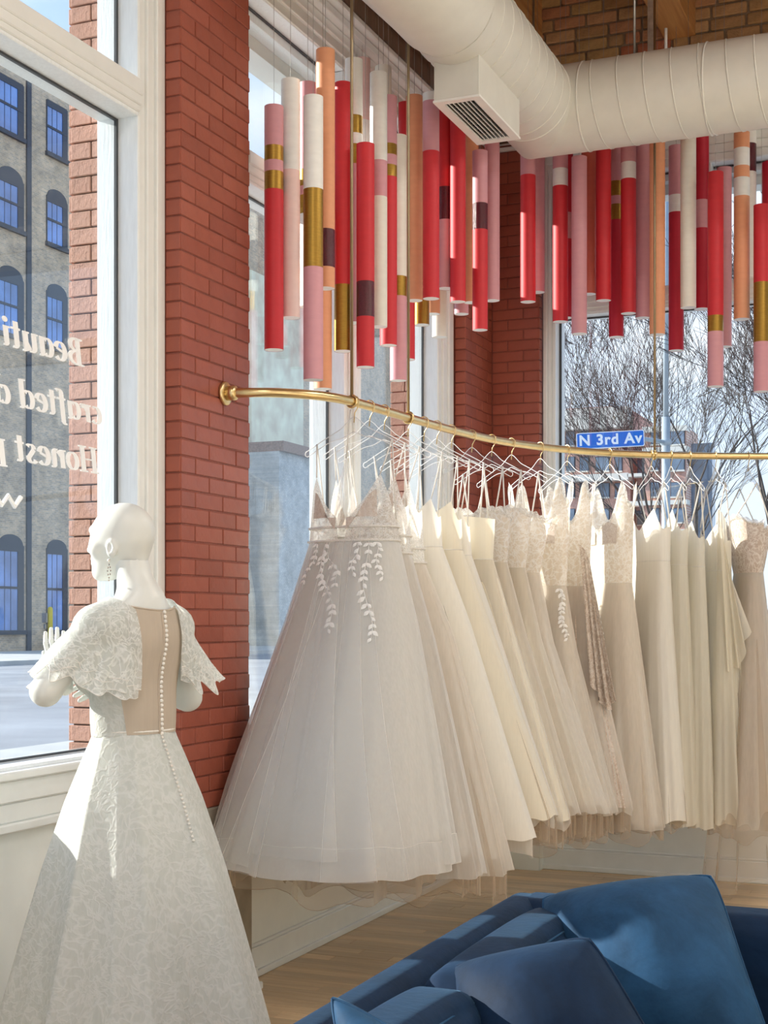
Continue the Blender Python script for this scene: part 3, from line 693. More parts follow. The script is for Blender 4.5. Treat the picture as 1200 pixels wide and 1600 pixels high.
def pillow(label, TL, TRc, BR, BL, thick, mat, seed=0, side=1):
    rs = np.random.default_rng(seed); n = 40
    TL, TRc, BR, BL = (np.array(q, float) for q in (TL, TRc, BR, BL)); C = (TL + TRc + BR + BL) / 4
    nrm = np.cross(TRc - TL, BL - TL); nrm /= np.linalg.norm(nrm)
    u = np.linspace(0, 1, n); U, V = np.meshgrid(u, u)
    P = ((1-U)*(1-V))[..., None]*TL + (U*(1-V))[..., None]*TRc + (U*V)[..., None]*BR + ((1-U)*V)[..., None]*BL
    s = 4*U*(1-U); t = 4*V*(1-V)
    pull = 0.055 * (np.sin(PI*U)[..., None]*((V - .5)[..., None]) * (TL - BL)*2 * 0 + 0)
    inward = (C - P); k = 0.03 * (np.maximum(s*(1 - t), t*(1 - s)))[..., None] + 0.06 * (np.abs(2*U - 1) * np.abs(2*V - 1))[..., None] ** 5; P = P + inward * k
    h = (np.clip(s, 0, 1)**0.62) * (np.clip(t, 0, 1)**0.62)
    wr = np.zeros_like(U)
    for q in range(9):
        a = rs.uniform(0, PI); f = rs.uniform(8, 22); ph = rs.uniform(0, 6); wr += np.sin((np.cos(a)*U + np.sin(a)*V)*f + ph) * 0.008
    for cu_, cv_ in ((0, 0), (1, 0), (0, 1), (1, 1)):
        d = np.hypot(U - cu_, V - cv_); an = np.arctan2(V - cv_, U - cu_); wr += np.sin(an*14 + cu_*2 + cv_) * 0.05 * np.exp(-(d/0.22)**2) * (d/0.1).clip(0, 1)
    hh = thick/2 * h * (1 + wr * 0.9)
    F = P - nrm*side*hh[..., None]; Bk = P + nrm*side*hh[..., None]
    root = thing('cushion', label, 'cushion', tuple(C + np.array((0, 0, 0))), 'velvet cushions on the sofa'); 
    V_ = np.concatenate([F.reshape(-1, 3), Bk.reshape(-1, 3)]) - C; Q = []
    for i in range(n-1):
        for j in range(n-1):
            a = i*n+j; Q.append((a, a+1, a+n+1, a+n)); Q.append((n*n+a, n*n+a+n, n*n+a+n+1, n*n+a+1))
    o = arr_mesh('cover', V_, Q, mat, root)
    rim = [P[0, j] for j in range(n)] + [P[i, n-1] for i in range(1, n)] + [P[n-1, j] for j in range(n-2, -1, -1)] + [P[i, 0] for i in range(n-2, -1, -1)]
    MB().tube([Vector(q - C) for q in rim], 0.0035, 6, False).build('piping', mat, root, True)
    return root
pillow('large blue velvet cushion leaning on the far sofa arm', (1.752, -4.70, 0.775), (2.215, -4.63, 0.86), (2.44, -4.96, 0.43), (1.93, -5.0, 0.43), 0.36, M['velvet2'], 1)
pillow('darker blue velvet cushion standing nearest on the sofa seat', (1.752, -5.417, 0.745), (2.085, -5.42, 0.845), (2.40, -5.55, 0.44), (1.95, -5.70, 0.44), 0.30, M['velvet'], 2)
pillow('sunlit blue cushion whose tip shows at the bottom frame edge', (1.72, -5.99, 0.822), (2.10, -6.05, 0.70), (2.15, -6.15, 0.44), (1.92, -6.2, 0.44), 0.15, M['velvet2'], 3)

# ------------------------------------------------------------------ fabrics for the gowns
F_ = {}
F_['tulle'] = fabric('white_tulle', (0.84, 0.84, 0.82), 0.45, 0.50, 0.05, bump=0)
F_['tulle_ivory'] = fabric('ivory_tulle', (0.88, 0.845, 0.775), 0.45, 0.52, 0.05, bump=0)
F_['tulle_tan'] = fabric('tan_tulle', (0.66, 0.55, 0.43), 0.45, 0.34, 0.04, bump=0)
F_['lining'] = fabric('blush_lining', (0.88, 0.84, 0.78), 0.35, 1.0, 0.04)
F_['satin'] = fabric('ivory_satin', (0.90, 0.84, 0.69), 0.32, 1.0, 0.03, glossy=0.10, bump=0)
F_['satin_white'] = fabric('white_satin', (0.90, 0.87, 0.79), 0.32, 1.0, 0.03, glossy=0.08, bump=0)
F_['cream'] = fabric('cream_chiffon', (0.90, 0.865, 0.76), 0.5, 0.95, 0.03, bump=0)
F_['lace'] = fabric('ivory_lace', (0.80, 0.73, 0.63), 0.45, 1.0, 0.06, lace=1, lscale=34, lc=(0.95, 0.93, 0.89))
F_['lace_sheer'] = fabric('sheer_lace', (0.88, 0.84, 0.76), 0.5, 0.55, 0.05, lace=1, lscale=55, lc=(0.92, 0.91, 0.88), hole=1)
F_['lace_nude'] = fabric('nude_lace', (0.62, 0.51, 0.42), 0.25, 1.0, 0.06, lace=1, lscale=38, lc=(0.84, 0.77, 0.69))
F_['beads'] = solid('bead_trim', (0.80, 0.77, 0.71), 0.35, var=0.2, scale=300, bump=0.5, bscale=400)
F_['pad'] = fabric('bust_pad', (0.60, 0.51, 0.44), 0.15, 1.0, 0.05, lace=1, lscale=60, lc=(0.76, 0.70, 0.64))
F_['veil'] = fabric('fine_veil', (0.88, 0.88, 0.87), 0.4, 0.22, 0.04, bump=0)
F_['edge'] = fabric('tan_hem_edge', (0.40, 0.31, 0.23), 0.1, 1.0)
F_['strap'] = fabric('white_strap', (0.88, 0.86, 0.82), 0.2, 1.0)
F_['bright'] = fabric('bright_embroidery', (0.93, 0.93, 0.91), 0.2, 1.0)
M['acryl'] = glassmat('clear_acrylic', (0.985, 0.99, 0.99), 0.02, 0.1)
M['rim'] = solid('white_edge_glint', (0.90, 0.91, 0.92), 0.15, var=0.02, spec=0.8)  # white colour stands in for light caught in the clear acrylic edges
M['hook'] = M['brass']

def clampv(P):
    X, Y = P[..., 0].copy(), P[..., 1].copy()
    near = np.clip((-3.20 - Y) / 0.06, 0, 1)
    lim = 0.03 + near * 0.10
    P[..., 0] = np.where(X < lim, lim + 0.02 * (1 - np.exp(-(lim - X))) , X)
    P[..., 1] = np.where(Y > -0.05, -0.05, Y)
    return P

def make_hanger(px, label, width=0.42, yaw=0.0):
    p, tg = rod_at(px)
    if yaw: c, s = math.cos(yaw), math.sin(yaw); tg = Vector((tg.x * c - tg.y * s, tg.x * s + tg.y * c, 0))
    u = Vector((tg.y, -tg.x, 0))                      # to the right as seen along the rail
    h = thing('hanger', label, 'hanger', (p.x, p.y, RODH), 'clear hangers on the brass rail')
    # hook
    pts = []
    for i in range(15):
        a = math.radians(-20 + 215 * i / 14); pts.append(u * (0.0245 * math.cos(a)) + Vector((0, 0, 0.0245 * math.sin(a))))
    pts = pts[::-1]
    pts += [u * 0.018 + Vector((0, 0, -0.025)), u * 0.004 + Vector((0, 0, -0.045)), Vector((0, 0, -0.085))]
    MB().tube(pts, 0.0024, 6).build('hook', M['hook'], h, True)
    # flat acrylic body: outline polygon (upper edge out, lower edge back)
    W2 = width / 2; up = []; lo = []
    for i in range(25):
        t = i / 24; x = t * W2; zt = -0.072 - 0.105 * (t ** 1.15) + 0.0 - 0.03 * math.exp(-(t / 0.18) ** 2) * 0 + 0.012 * math.cos(min(1, t * 3) * PI)
        th = 0.040 * math.exp(-(t / 0.30) ** 2) + 0.024
        up.append((x, zt)); lo.append((x, zt - th))
    outl = [(-x, z) for x, z in up[::-1]] + up[1:]
    e0 = up[-1]; e1 = lo[-1]; cz = (e0[1] + e1[1]) / 2; r = (e0[1] - e1[1]) / 2
    cap = [(e0[0] + r * math.sin(PI * i / 8), cz + r * math.cos(PI * i / 8)) for i in range(1, 8)]
    low = lo[::-1] + [(-x, z) for x, z in lo[1:]]
    ring = outl + cap + low + [(-x, z) for x, z in cap[::-1]]
    n = len(ring); th = 0.003
    V = [u * x + Vector((0, 0, z)) - tg * th for x, z in ring] + [u * x + Vector((0, 0, z)) + tg * th for x, z in ring]
    Fc = []
    top = [(-x, z) for x, z in up[::-1]] + up[1:]; bot = [(-x, z) for x, z in lo[::-1]] + lo[1:]; k = len(top)
    VV = []; 
    for s in (-th, th): VV += [u * x + Vector((0, 0, z)) + tg * s for x, z in top] + [u * x + Vector((0, 0, z)) + tg * s for x, z in bot]
    for i in range(k - 1): Fc += [(i, i + 1, k + i + 1, k + i), (2*k + i, 3*k + i, 3*k + i + 1, 2*k + i + 1)]
    MB().add(VV, Fc).build('body', M['acryl'], h, False)
    MB().tube([u * x + Vector((0, 0, z)) for x, z in ring + ring[:1]], 0.0019, 5, False).build('rim', M['rim'], h, True)
    return p, tg, u, up, lo
HOOKS = [553, 577, 600, 637, 662, 682, 705, 737, 768, 799, 844, 886, 952.5, 1017.5, 1048.5, 1078, 1118, 1169]

def gown(i, label, hw, hv, zs, mats, neck='v', strap=True, folds=0.10, nf=(6, 17), layers=(), seed=0, peak=0.62, dip=0.6, backdrop=0.35, cu=(0, 0, 0), cv=(0, 0, 0), pads=False, belt=False, hwid=0.42, yaw=0.0, bodymat=None, hem_wave=0.012, hem_band=False, hlabel=None, strapw=0.004, vine=None, deep=False, rows=34, Nn=128):
    """hw/hv half widths at (top, waist, hip, hem); zs heights (top, waist, hip, hem); cu/cv centre drift at (waist, hip, hem)"""
    rs = np.random.default_rng(100 + seed + i)
    p, tg, u, hup, hlo = make_hanger(HOOKS[i], hlabel, hwid, yaw)
    B = np.array((p.x, p.y, 0.0)); U = np.array(u); T = np.array(tg)
    root = thing('wedding_gown', label, 'wedding dress', (p.x, p.y, zs[3]), 'wedding gowns on the brass rail'); R0 = np.array((p.x, p.y, zs[3]))
    zk = np.array([zs[3], zs[2], zs[1], zs[0]]); A = lambda q, z: np.interp(z, zk, np.array(q)[::-1])
    cuk = np.array([cu[2], cu[1], cu[0], 0.0]); cvk = np.array([cv[2], cv[1], cv[0], 0.0])
    th = np.linspace(0, 2 * PI, Nn, endpoint=False); c, s = np.cos(th), np.sin(th)
    def ring(z, ampl, fs, scale=1.0, ex=0.85):
        z = np.broadcast_to(z, th.shape)
        a = A(hw, z) * scale; b = A(hv, z) * scale
        fo = 1 + ampl * fs
        cc = np.sign(c) * np.abs(c) ** ex; ss = np.sign(s) * np.abs(s) ** ex
        X = np.interp(z, zk, cuk) + a * cc * fo; Y = np.interp(z, zk, cvk) + b * ss * fo
        return B + X[:, None] * U + Y[:, None] * T + np.stack([0*z, 0*z, z], -1)
    def foldf(seed2, lo, hi, nn=3):
        r2 = np.random.default_rng(seed2); f = np.zeros_like(th)
        for _ in range(nn):
            k = r2.integers(lo, hi); f += r2.uniform(.4, 1) * (1 - 2 * np.abs(np.sin(k * th / 2 + r2.uniform(0, 6))) ** 0.8)
        return f / nn * 1.5
    bm_ = bodymat or mats
    # ---- bodice
    zw, zt = zs[1], zs[0]
    sa = np.abs(c); front = s < 0.05
    if neck == 'v':
        up_ = 1 - np.clip(np.abs(sa - peak) / np.where(sa < peak, peak, (1 - peak)), 0, 1) * np.where(sa < peak, dip, 0.42)
        if deep:
            inn = np.where(sa < 0.07, 0.03, 0.34 + 0.66 * (np.clip((sa - 0.07) / (peak - 0.07), 0, 1)) ** 1.15); up_ = np.where(sa < peak, inn, up_)
        bk = 1 - backdrop - 0.2 * np.clip(1 - sa, 0, 1)
        w_ = np.clip((s + 0.25) / 0.5, 0, 1); ztop = zw + (zt - zw) * (up_ * (1 - w_) + bk * w_)
    elif neck == 'straight': ztop = np.full_like(th, zt) - 0.008 * np.cos(2 * th)
    elif neck == 'sweet': ztop = zt - (zt - zw) * (0.16 * np.exp(-(c / 0.22) ** 2) + 0.12 * np.clip(sa - 0.75, 0, 1) / 0.25) * (s < 0.2) - (zt - zw) * 0.2 * (s > 0.2)
    elif neck == 'halter': ztop = zw + (zt - zw) * (0.62 + 0.38 * np.exp(-((sa - peak) / 0.20) ** 2) - 0.10 * np.exp(-(c / 0.2) ** 2))
    bust = []
    fb = foldf(500 + seed + i, 4, 9, 4)
    for r in range(13):
        t = r / 12; z = zw + (ztop - zw) * t
        bust.append(ring(z, 0.03 * t, fb))
    P = clampv(np.array(bust)); grid_mesh('bodice', P - R0, bm_, root)
    if bm_ in (F_['lace'], F_['lace_nude']):              # scalloped lace edge standing off the neckline
        E = P[12]; cen = E.mean(axis=0); d = E - cen; d[:, 2] = 0; d /= np.linalg.norm(d, axis=1)[:, None] + 1e-9; sc_ = np.abs(np.sin(th * 11))
        rows_ = [E + d * 0.003 - np.array((0, 0, 0.012)), E + d * 0.008, E + d * (0.013 + 0.006 * sc_)[:, None] + np.array((0, 0, 1.0)) * (0.006 + 0.012 * sc_)[:, None]]
        grid_mesh('lace_edge', clampv(np.array(rows_)) - R0, F_['lace_sheer'], root)
    # ---- straps to the hanger
    if strap:
        for sg in (-1, 1):
            zi = zt; a_ = A(hw, zi); b_ = A(hv, zi)
            k = int(round((math.acos(max(-1, min(1, sg * peak))) if True else 0) / (2 * PI) * Nn)); k2 = (-k) % Nn
            for kk, nm in ((k2, 0), (k, 1)):
                q0 = P[12, kk]
                hx = sg * hwid * 0.40; j = min(24, int(abs(hx) / (hwid / 2) * 24)); q1 = np.array(p) * (1, 1, 0) + U * hx + np.array((0, 0, RODH + hup[j][1] + 0.002))
                MB().tube([Vector(q0 - R0), Vector((q0 * .5 + q1 * .5) - R0 + np.array((0, 0, -.004))), Vector(q1 - R0)], strapw, 5).build('strap', F_['strap'], root, True)
            kk = k2
    # ---- skirt and layers
    def skirt(name, mat, z_hem, scale, ampl, sd, lo, hi, wave, zstart=None, topscale=1.0, rws=rows, pw=1.25):
        f1 = foldf(sd, lo, hi); f2 = foldf(sd + 1, lo, hi); P = []
        z0 = zstart or zw
        r3 = np.random.default_rng(sd + 2); hz = z_hem + wave * sum(r3.uniform(.3, 1) * np.sin(k * th + r3.uniform(0, 6)) for k in (2, 3, 5, 7, 11)) * 0.5
        for r in range(rws + 1):
            t = r / rws; z = z0 + (hz - z0) * t
            a = ampl * (t ** 0.9); P.append(ring(z, a, f1 * (1 - t * 0.5) + f2 * t * 0.5, topscale + (scale - topscale) * t))
        P = clampv(np.array(P)); o = grid_mesh(name, P - R0, mat, root)
        if name == 'underskirt' and mat is TT: MB().tube([Vector(v - R0) for v in np.concatenate([P[-1], P[-1][:1]])], 0.0010, 3, False).build('hem_edge', F_['edge'], o, True)
        return o, P
    o, PS = skirt('skirt', mats, zs[3], 1.0, folds, 900 + seed + i, nf[0], nf[1], hem_wave)
    for q, (mat, dz, sc, am, lo, hi) in enumerate(layers):
        skirt('underskirt' if sc < 1 else 'overskirt', mat, zs[3] + dz, sc, am, 2000 + 10 * q + seed + i, lo, hi, 0.035 if dz < 0 else 0.012, topscale=min(sc, 0.972) if sc < 1 else 1.006)
    if hem_band:
        k0 = int(rows * 0.935); b_ = PS[k0:].copy(); ctr = b_.mean(axis=(0, 1)); b_[..., :2] += (b_[..., :2] - ctr[:2]) * 0.008
        grid_mesh('hem_band', b_ - R0, F_['tulle'], root)
        MB().tube([Vector(v - R0) for v in np.concatenate([PS[-1], PS[-1][:1]])], 0.0015, 4, False).build('hem_cord', F_['strap'], root, True)
        MB().tube([Vector(v - R0) for v in np.concatenate([b_[0], b_[0][:1]])], 0.0010, 4, False).build('hem_stitch', F_['strap'], root, True)
    if mats in (F_['satin'], F_['satin_white'], F_['cream']):
        pr = ring(np.full_like(th, zw), 0.0, fb, 1.006); MB().tube([Vector(v - R0) for v in np.concatenate([pr, pr[:1]])], 0.0016, 5, False).build('waist_seam', F_['strap'], root, True)
    if belt:
        for z in belt:
            pr = ring(np.full_like(th, z), 0.03, fb, 1.02); MB().tube([Vector(v - R0) for v in np.concatenate([pr, pr[:1]])], 0.0055, 6, False).build('beaded_band', F_['beads'], root, True)
    if pads:                                           # shaped bust cups inside the sheer bodice
        for sg in (-1, 1):
            G = []
            for r in range(9):
                v_ = r / 8; row = []
                for k in range(9):
                    w_ = k / 8; sc_ = 0.13 + (0.80 - 0.13) * w_; top = 1 - abs(sc_ - peak) / peak * dip if sc_ < peak else 1 - abs(sc_ - peak) / (1 - peak) * .4
                    zc = zw + (zt - zw) * (0.36 + (top - 0.08 - 0.36) * v_ * math.sin(PI * (0.16 + 0.68 * w_)) ** 0.35)
                    if neck == 'halter': zc = zw + (zt - zw) * (0.40 + 0.22 * v_ * math.sin(PI * (0.16 + 0.68 * w_)) ** 0.35)
                    a_ = A(hw, zc); b_ = A(hv, zc); cc_ = sg * sc_; ss_ = -math.sqrt(max(0, 1 - min(1, sc_ ** (1 / .85) ) ** 2)) ** 0.85
                    row.append(B + U * (a_ * cc_ * 0.98) + T * (b_ * ss_ * 1.02 - 0.006) + np.array((0, 0, zc)))
                G.append(row)
            grid_mesh('bust_cup', np.array(G) - R0, F_['pad'], root, closed=False)
    return root, ring, R0, PS, zs

def leaves_on(root, R0, PS, th_idx, rows_, n, size, mat, name='leaf_embroidery', seed=0, spread=5, drift=2.5):
    """embroidered leaf sprays: raised leaves laid on the cloth surface along a wandering stem"""
    rs = np.random.default_rng(seed); m = MB(); Rn, Nn, _ = PS.shape; prev = []
    def surf(r, k):
        r = max(0, min(Rn - 1.001, r)); k = k % Nn; r0, k0 = int(r), int(k); a, b = r - r0, k - k0
        q = (PS[r0, k0]*(1-a)*(1-b) + PS[min(r0+1, Rn-1), k0]*a*(1-b) + PS[r0, (k0+1) % Nn]*(1-a)*b + PS[min(r0+1, Rn-1), (k0+1) % Nn]*a*b); return q
    def nrm(r, k):
        e1 = surf(r + .5, k) - surf(r - .5, k); e2 = surf(r, k + .5) - surf(r, k - .5); q = np.cross(e1, e2); q /= np.linalg.norm(q) + 1e-9
        cen = PS[int(max(0, min(Rn-1, r)))].mean(axis=0)
        return q if np.dot(q, surf(r, k) - cen) > 0 else -q, e1 / (np.linalg.norm(e1) + 1e-9)
    stem = []
    for i in range(n):
        t = i / (n - 1); r = rows_[0] + (rows_[1] - rows_[0]) * t; k = th_idx + spread * (0.35 * math.sin(t * 7 + seed)) + t * drift
        nn, e1 = nrm(r, k); q = surf(r, k) + nn * 0.004; stem.append(Vector(q - R0))
        for sg in (-1, 1):
            if rs.random() < 0.2: continue
            e2 = np.cross(nn, e1); ang = sg * rs.uniform(0.5, 1.0); d = e1 * math.cos(ang) + e2 * math.sin(ang); w = np.cross(nn, d); L = size * rs.uniform(0.7, 1.15); b0 = q + nn * 0.0015
            pr = [(0, 0), (.25, .2), (.5, .27), (.78, .17), (1, 0), (.78, -.17), (.5, -.27), (.25, -.2)]
            V = [b0 + d * L * a + w * L * bb - R0 for a, bb in pr] + [b0 + d * L * .5 + nn * 0.004 - R0]
            m.add(V, [(j, (j + 1) % 8, 8) for j in range(8)])
    m.tube(stem, 0.0016, 4); o = m.build(name, mat, root, True); o['kind'] = 'stuff'; return o

# ------------------------------------------------------------------ the eighteen gowns
T_, TI, TT = F_['tulle'], F_['tulle_ivory'], F_['tulle_tan']
HL = ['clear hanger of the foremost tulle gown', 'clear hanger second from the brick pier', 'clear hanger third from the brick pier', 'clear hanger fourth from the brick pier below a drop rod',
      'clear hanger fifth from the brick pier', 'clear hanger sixth from the brick pier', 'clear hanger seventh from the brick pier', 'clear hanger eighth from the pier before the brick corner',
      'clear hanger ninth from the pier before the brick corner', 'clear hanger tenth from the pier before the brick corner', 'clear hanger left of the back window frame', 'clear hanger just inside the back window frame',
      'clear hanger alone under the blue street sign', 'clear hanger right below the third drop rod', 'clear hanger just right of the third drop rod', 'narrow clear hanger fourth from the right end', 'narrow clear hanger third from the right end', 'narrow clear hanger nearest the right frame edge']
g0 = gown(0, 'foremost white tulle gown with leaf sprays, plunging neckline and wide skirt', (0.185, 0.205, 0.295, 0.53), (0.075, 0.10, 0.20, 0.44), (2.117, 1.842, 1.50, 0.575), T_, 'v', peak=0.84, dip=0.95, backdrop=0.8, deep=True,
      folds=0.14, nf=(4, 12), layers=[(F_['lining'], 0.10, 0.90, 0.08, 4, 10), (T_, 0.02, 0.96, 0.10, 6, 15), (TT, -0.09, 0.80, 0.16, 5, 12)], cu=(0, 0.015, 0.055), cv=(0, -0.05, -0.27), pads=True, belt=(1.846, 1.902), hwid=0.46,
      bodymat=F_['lace_sheer'], hem_band=True, hlabel=HL[0], strapw=0.003)
gown(1, 'white tulle gown with two beaded waistbands directly behind the foremost gown', (0.17, 0.19, 0.28, 0.50), (0.06, 0.09, 0.13, 0.22), (2.117, 1.795, 1.45, 0.50), T_, 'v', peak=0.80, dip=0.9, deep=True, layers=[(F_['lining'], 0.08, 0.90, 0.07, 4, 11), (TT, -0.08, 0.92, 0.14, 6, 14)],
      cv=(0, 0.0, -0.02), cu=(0, 0.02, 0.05), pads=True, belt=(1.80, 1.872), bodymat=F_['lace_sheer'], hlabel=HL[1], strapw=0.003)
gown(2, 'sheer blush tulle gown, third from the pier, with beaded waistband', (0.165, 0.185, 0.28, 0.51), (0.055, 0.08, 0.12, 0.18), (2.11, 1.77, 1.45, 0.47), TI, 'v', peak=0.80, dip=0.85, deep=True, layers=[(F_['lining'], 0.06, 0.92, 0.07, 4, 11), (TT, -0.10, 0.94, 0.12, 6, 14)],
      cv=(0, 0.03, 0.06), cu=(0, 0.03, 0.06), pads=True, belt=(1.765, 1.825), bodymat=F_['lace_sheer'], hlabel=HL[2], strapw=0.003)
gown(3, 'ivory satin gown with pointed neckline, fourth from the pier', (0.155, 0.165, 0.25, 0.50), (0.05, 0.065, 0.11, 0.16), (2.055, 1.845, 1.50, 0.58), F_['satin_white'], 'v', peak=0.80, dip=0.55, folds=0.06, nf=(3, 8), layers=[(TI, -0.07, 0.97, 0.10, 5, 12)], cv=(0, 0.05, 0.12), cu=(0, 0.03, 0.06), belt=(), hlabel=HL[3], strapw=0.003)
gown(4, 'shiny cream satin gown with sunlit waist, fifth from the pier', (0.18, 0.19, 0.26, 0.52), (0.05, 0.065, 0.11, 0.16), (2.055, 1.838, 1.50, 0.64), F_['satin'], 'v', peak=0.82, dip=0.45, folds=0.06, nf=(3, 8), layers=[(TI, -0.04, 0.97, 0.08, 5, 12), (TT, -0.14, 0.95, 0.12, 6, 14)], cv=(0, 0.08, 0.20), cu=(0, 0.03, 0.05), hlabel=HL[4], strapw=0.003)
gown(5, 'slim ivory satin gown, sixth from the pier, half hidden by a cream one', (0.165, 0.175, 0.23, 0.47), (0.045, 0.06, 0.10, 0.15), (2.03, 1.82, 1.50, 0.62), F_['satin_white'], 'v', peak=0.82, dip=0.4, folds=0.06, nf=(3, 8), layers=[(TT, -0.10, 0.96, 0.10, 6, 14)], cv=(0, 0.08, 0.20), cu=(0, 0.03, 0.06), hlabel=HL[5], strapw=0.003)
gown(6, 'strapless-topped cream satin gown with straight neckline, seventh from the pier', (0.225, 0.215, 0.27, 0.48), (0.06, 0.06, 0.10, 0.15), (2.00, 1.805, 1.45, 0.60), F_['satin'], 'straight', peak=0.75, folds=0.06, nf=(3, 9), layers=[(TI, -0.03, 1.0, 0.08, 5, 12), (TT, -0.14, 0.97, 0.12, 6, 14)], cv=(0, 0.08, 0.18), cu=(0, 0.02, 0.05), hlabel=HL[6], strapw=0.004)
gown(7, 'beaded lace gown with ruffled neckline before the brick corner, eighth from pier', (0.215, 0.19, 0.24, 0.46), (0.07, 0.055, 0.10, 0.15), (2.05, 1.80, 1.45, 0.60), TI, 'sweet', peak=0.7, folds=0.08, nf=(5, 12), layers=[(F_['satin'], 0.03, 0.93, 0.06, 4, 10), (TT, -0.12, 0.95, 0.14, 6, 14)], cv=(0, 0.06, 0.12), cu=(0, 0.02, 0.06), bodymat=F_['lace'], hlabel=HL[7])
gown(8, 'lace gown with scalloped shoulders below the brick corner, ninth from pier', (0.225, 0.19, 0.24, 0.46), (0.075, 0.055, 0.10, 0.16), (2.07, 1.78, 1.42, 0.60), TI, 'sweet', peak=0.7, folds=0.08, nf=(5, 12), layers=[(F_['satin'], 0.03, 0.93, 0.06, 4, 10), (TT, -0.12, 0.95, 0.14, 6, 14)], cv=(0, 0.03, 0.08), cu=(0, 0.02, 0.07), bodymat=F_['lace'], hlabel=HL[8])
gown(9, 'sparkling lace gown with rounded bust, tenth from the pier', (0.235, 0.17, 0.22, 0.46), (0.085, 0.055, 0.10, 0.17), (2.045, 1.76, 1.42, 0.58), TI, 'sweet', peak=0.7, folds=0.08, nf=(5, 12), layers=[(F_['lining'], 0.03, 0.93, 0.06, 4, 10), (TT, -0.13, 0.95, 0.16, 6, 14)], cv=(0, 0.0, 0.04), cu=(0, 0.02, 0.08), bodymat=F_['lace'], hlabel=HL[9])
g10 = gown(10, 'lace halter gown with wide straps left of the back window', (0.20, 0.17, 0.21, 0.42), (0.07, 0.055, 0.09, 0.17), (2.235, 1.70, 1.38, 0.56), TI, 'halter', peak=0.80, strap=False, folds=0.09, nf=(6, 14), layers=[(F_['lining'], 0.02, 0.92, 0.06, 4, 10), (TT, -0.12, 0.95, 0.16, 6, 14)], cu=(0, 0.02, 0.06), pads=True, bodymat=F_['lace'], hlabel=HL[10])
gown(11, 'beige lace gown with pinned train at the back window frame', (0.185, 0.15, 0.20, 0.40), (0.06, 0.05, 0.08, 0.15), (2.235, 1.70, 1.36, 0.58), F_['lace_nude'], 'halter', peak=0.85, strap=False, folds=0.10, nf=(6, 14), layers=[(TI, -0.03, 1.04, 0.12, 6, 14), (TT, -0.14, 0.95, 0.16, 6, 14)], cu=(0, 0.0, 0.03), bodymat=F_['lace'], hlabel=HL[11])
g12 = gown(12, 'lace gown with wide white straps hanging under the street sign', (0.21, 0.17, 0.22, 0.40), (0.065, 0.075, 0.11, 0.20), (2.24, 1.72, 1.42, 0.44), TI, 'halter', peak=0.80, strap=False, folds=0.09, nf=(7, 16), layers=[(F_['lining'], 0.03, 0.93, 0.06, 4, 10), (TT, -0.06, 0.96, 0.12, 8, 16)], cu=(0, 0.0, 0.0), pads=True, bodymat=F_['lace'], hlabel=HL[12])
gown(13, 'white satin gown with sunlit bodice right of the wide-strapped lace gown', (0.19, 0.18, 0.20, 0.30), (0.072, 0.066, 0.085, 0.15), (2.12, 1.84, 1.50, 0.46), F_['satin_white'], 'v', peak=0.75, dip=0.4, folds=0.09, nf=(6, 14), layers=[(TT, -0.04, 0.96, 0.10, 6, 14)], hlabel=HL[13], cv=(0, 0, 0.02))
gown(14, 'pale yellow cream chiffon gown with pointed cups', (0.19, 0.18, 0.20, 0.28), (0.062, 0.055, 0.07, 0.11), (2.12, 1.82, 1.50, 0.44), F_['cream'], 'v', peak=0.70, dip=0.5, folds=0.11, nf=(7, 16), hlabel=HL[14])
gown(15, 'cream chiffon gown with small draped collar, fourth from the right', (0.17, 0.18, 0.20, 0.28), (0.045, 0.050, 0.065, 0.10), (2.06, 1.81, 1.50, 0.42), F_['cream'], 'v', peak=0.70, dip=0.35, folds=0.11, nf=(7, 16), hlabel=HL[15])
gown(16, 'cream gown with layered chiffon cape, second from the right', (0.19, 0.18, 0.20, 0.28), (0.055, 0.060, 0.075, 0.12), (2.04, 1.79, 1.50, 0.44), F_['cream'], 'v', peak=0.70, dip=0.3, folds=0.11, nf=(7, 16), hlabel=HL[16])
g17 = gown(17, 'nude gown with swirling ivory lace at the right frame edge', (0.20, 0.16, 0.20, 0.36), (0.125, 0.065, 0.10, 0.24), (2.08, 1.78, 1.45, 0.42), TI, 'sweet', peak=0.6, folds=0.10, nf=(8, 18), layers=[(F_['lace_nude'], 0.10, 0.85, 0.06, 5, 10), (TT, -0.05, 0.97, 0.14, 8, 16)], bodymat=F_['lace_nude'], hlabel=HL[17])
rt, ring_, R0_, PS_, _z = g0
leaves_on(rt, R0_, PS_, 90, (0.3, 9.5), 15, 0.034, F_['bright'], seed=3, spread=4, drift=8.0)
leaves_on(rt, R0_, PS_, 93, (1.2, 4.6), 6, 0.030, F_['bright'], seed=4, spread=3, drift=5)
leaves_on(rt, R0_, PS_, 107, (0.3, 10.5), 15, 0.034, F_['bright'], seed=8, spread=4, drift=2.5)
leaves_on(rt, R0_, PS_, 103, (0.2, 3.5), 6, 0.030, F_['bright'], seed=6, spread=3, drift=-1.0)
leaves_on(rt, R0_, PS_, 86, (0.2, 4.2), 7, 0.028, F_['bright'], seed=5, spread=3, drift=-1.5)
leaves_on(rt, R0_, PS_, 112, (0.2, 4.0), 7, 0.028, F_['bright'], seed=7, spread=3, drift=2)
rt, ring_, R0_, PS_, _z = g12
leaves_on(rt, R0_, PS_, 101, (3, 16), 18, 0.030, F_['bright'], seed=11, spread=6)
leaves_on(rt, R0_, PS_, 92, (0.5, 9), 12, 0.026, F_['bright'], seed=12, spread=6)
rt, ring_, R0_, PS_, _z = g10
leaves_on(rt, R0_, PS_, 118, (0.5, 8), 12, 0.028, F_['bright'], seed=13, spread=6)
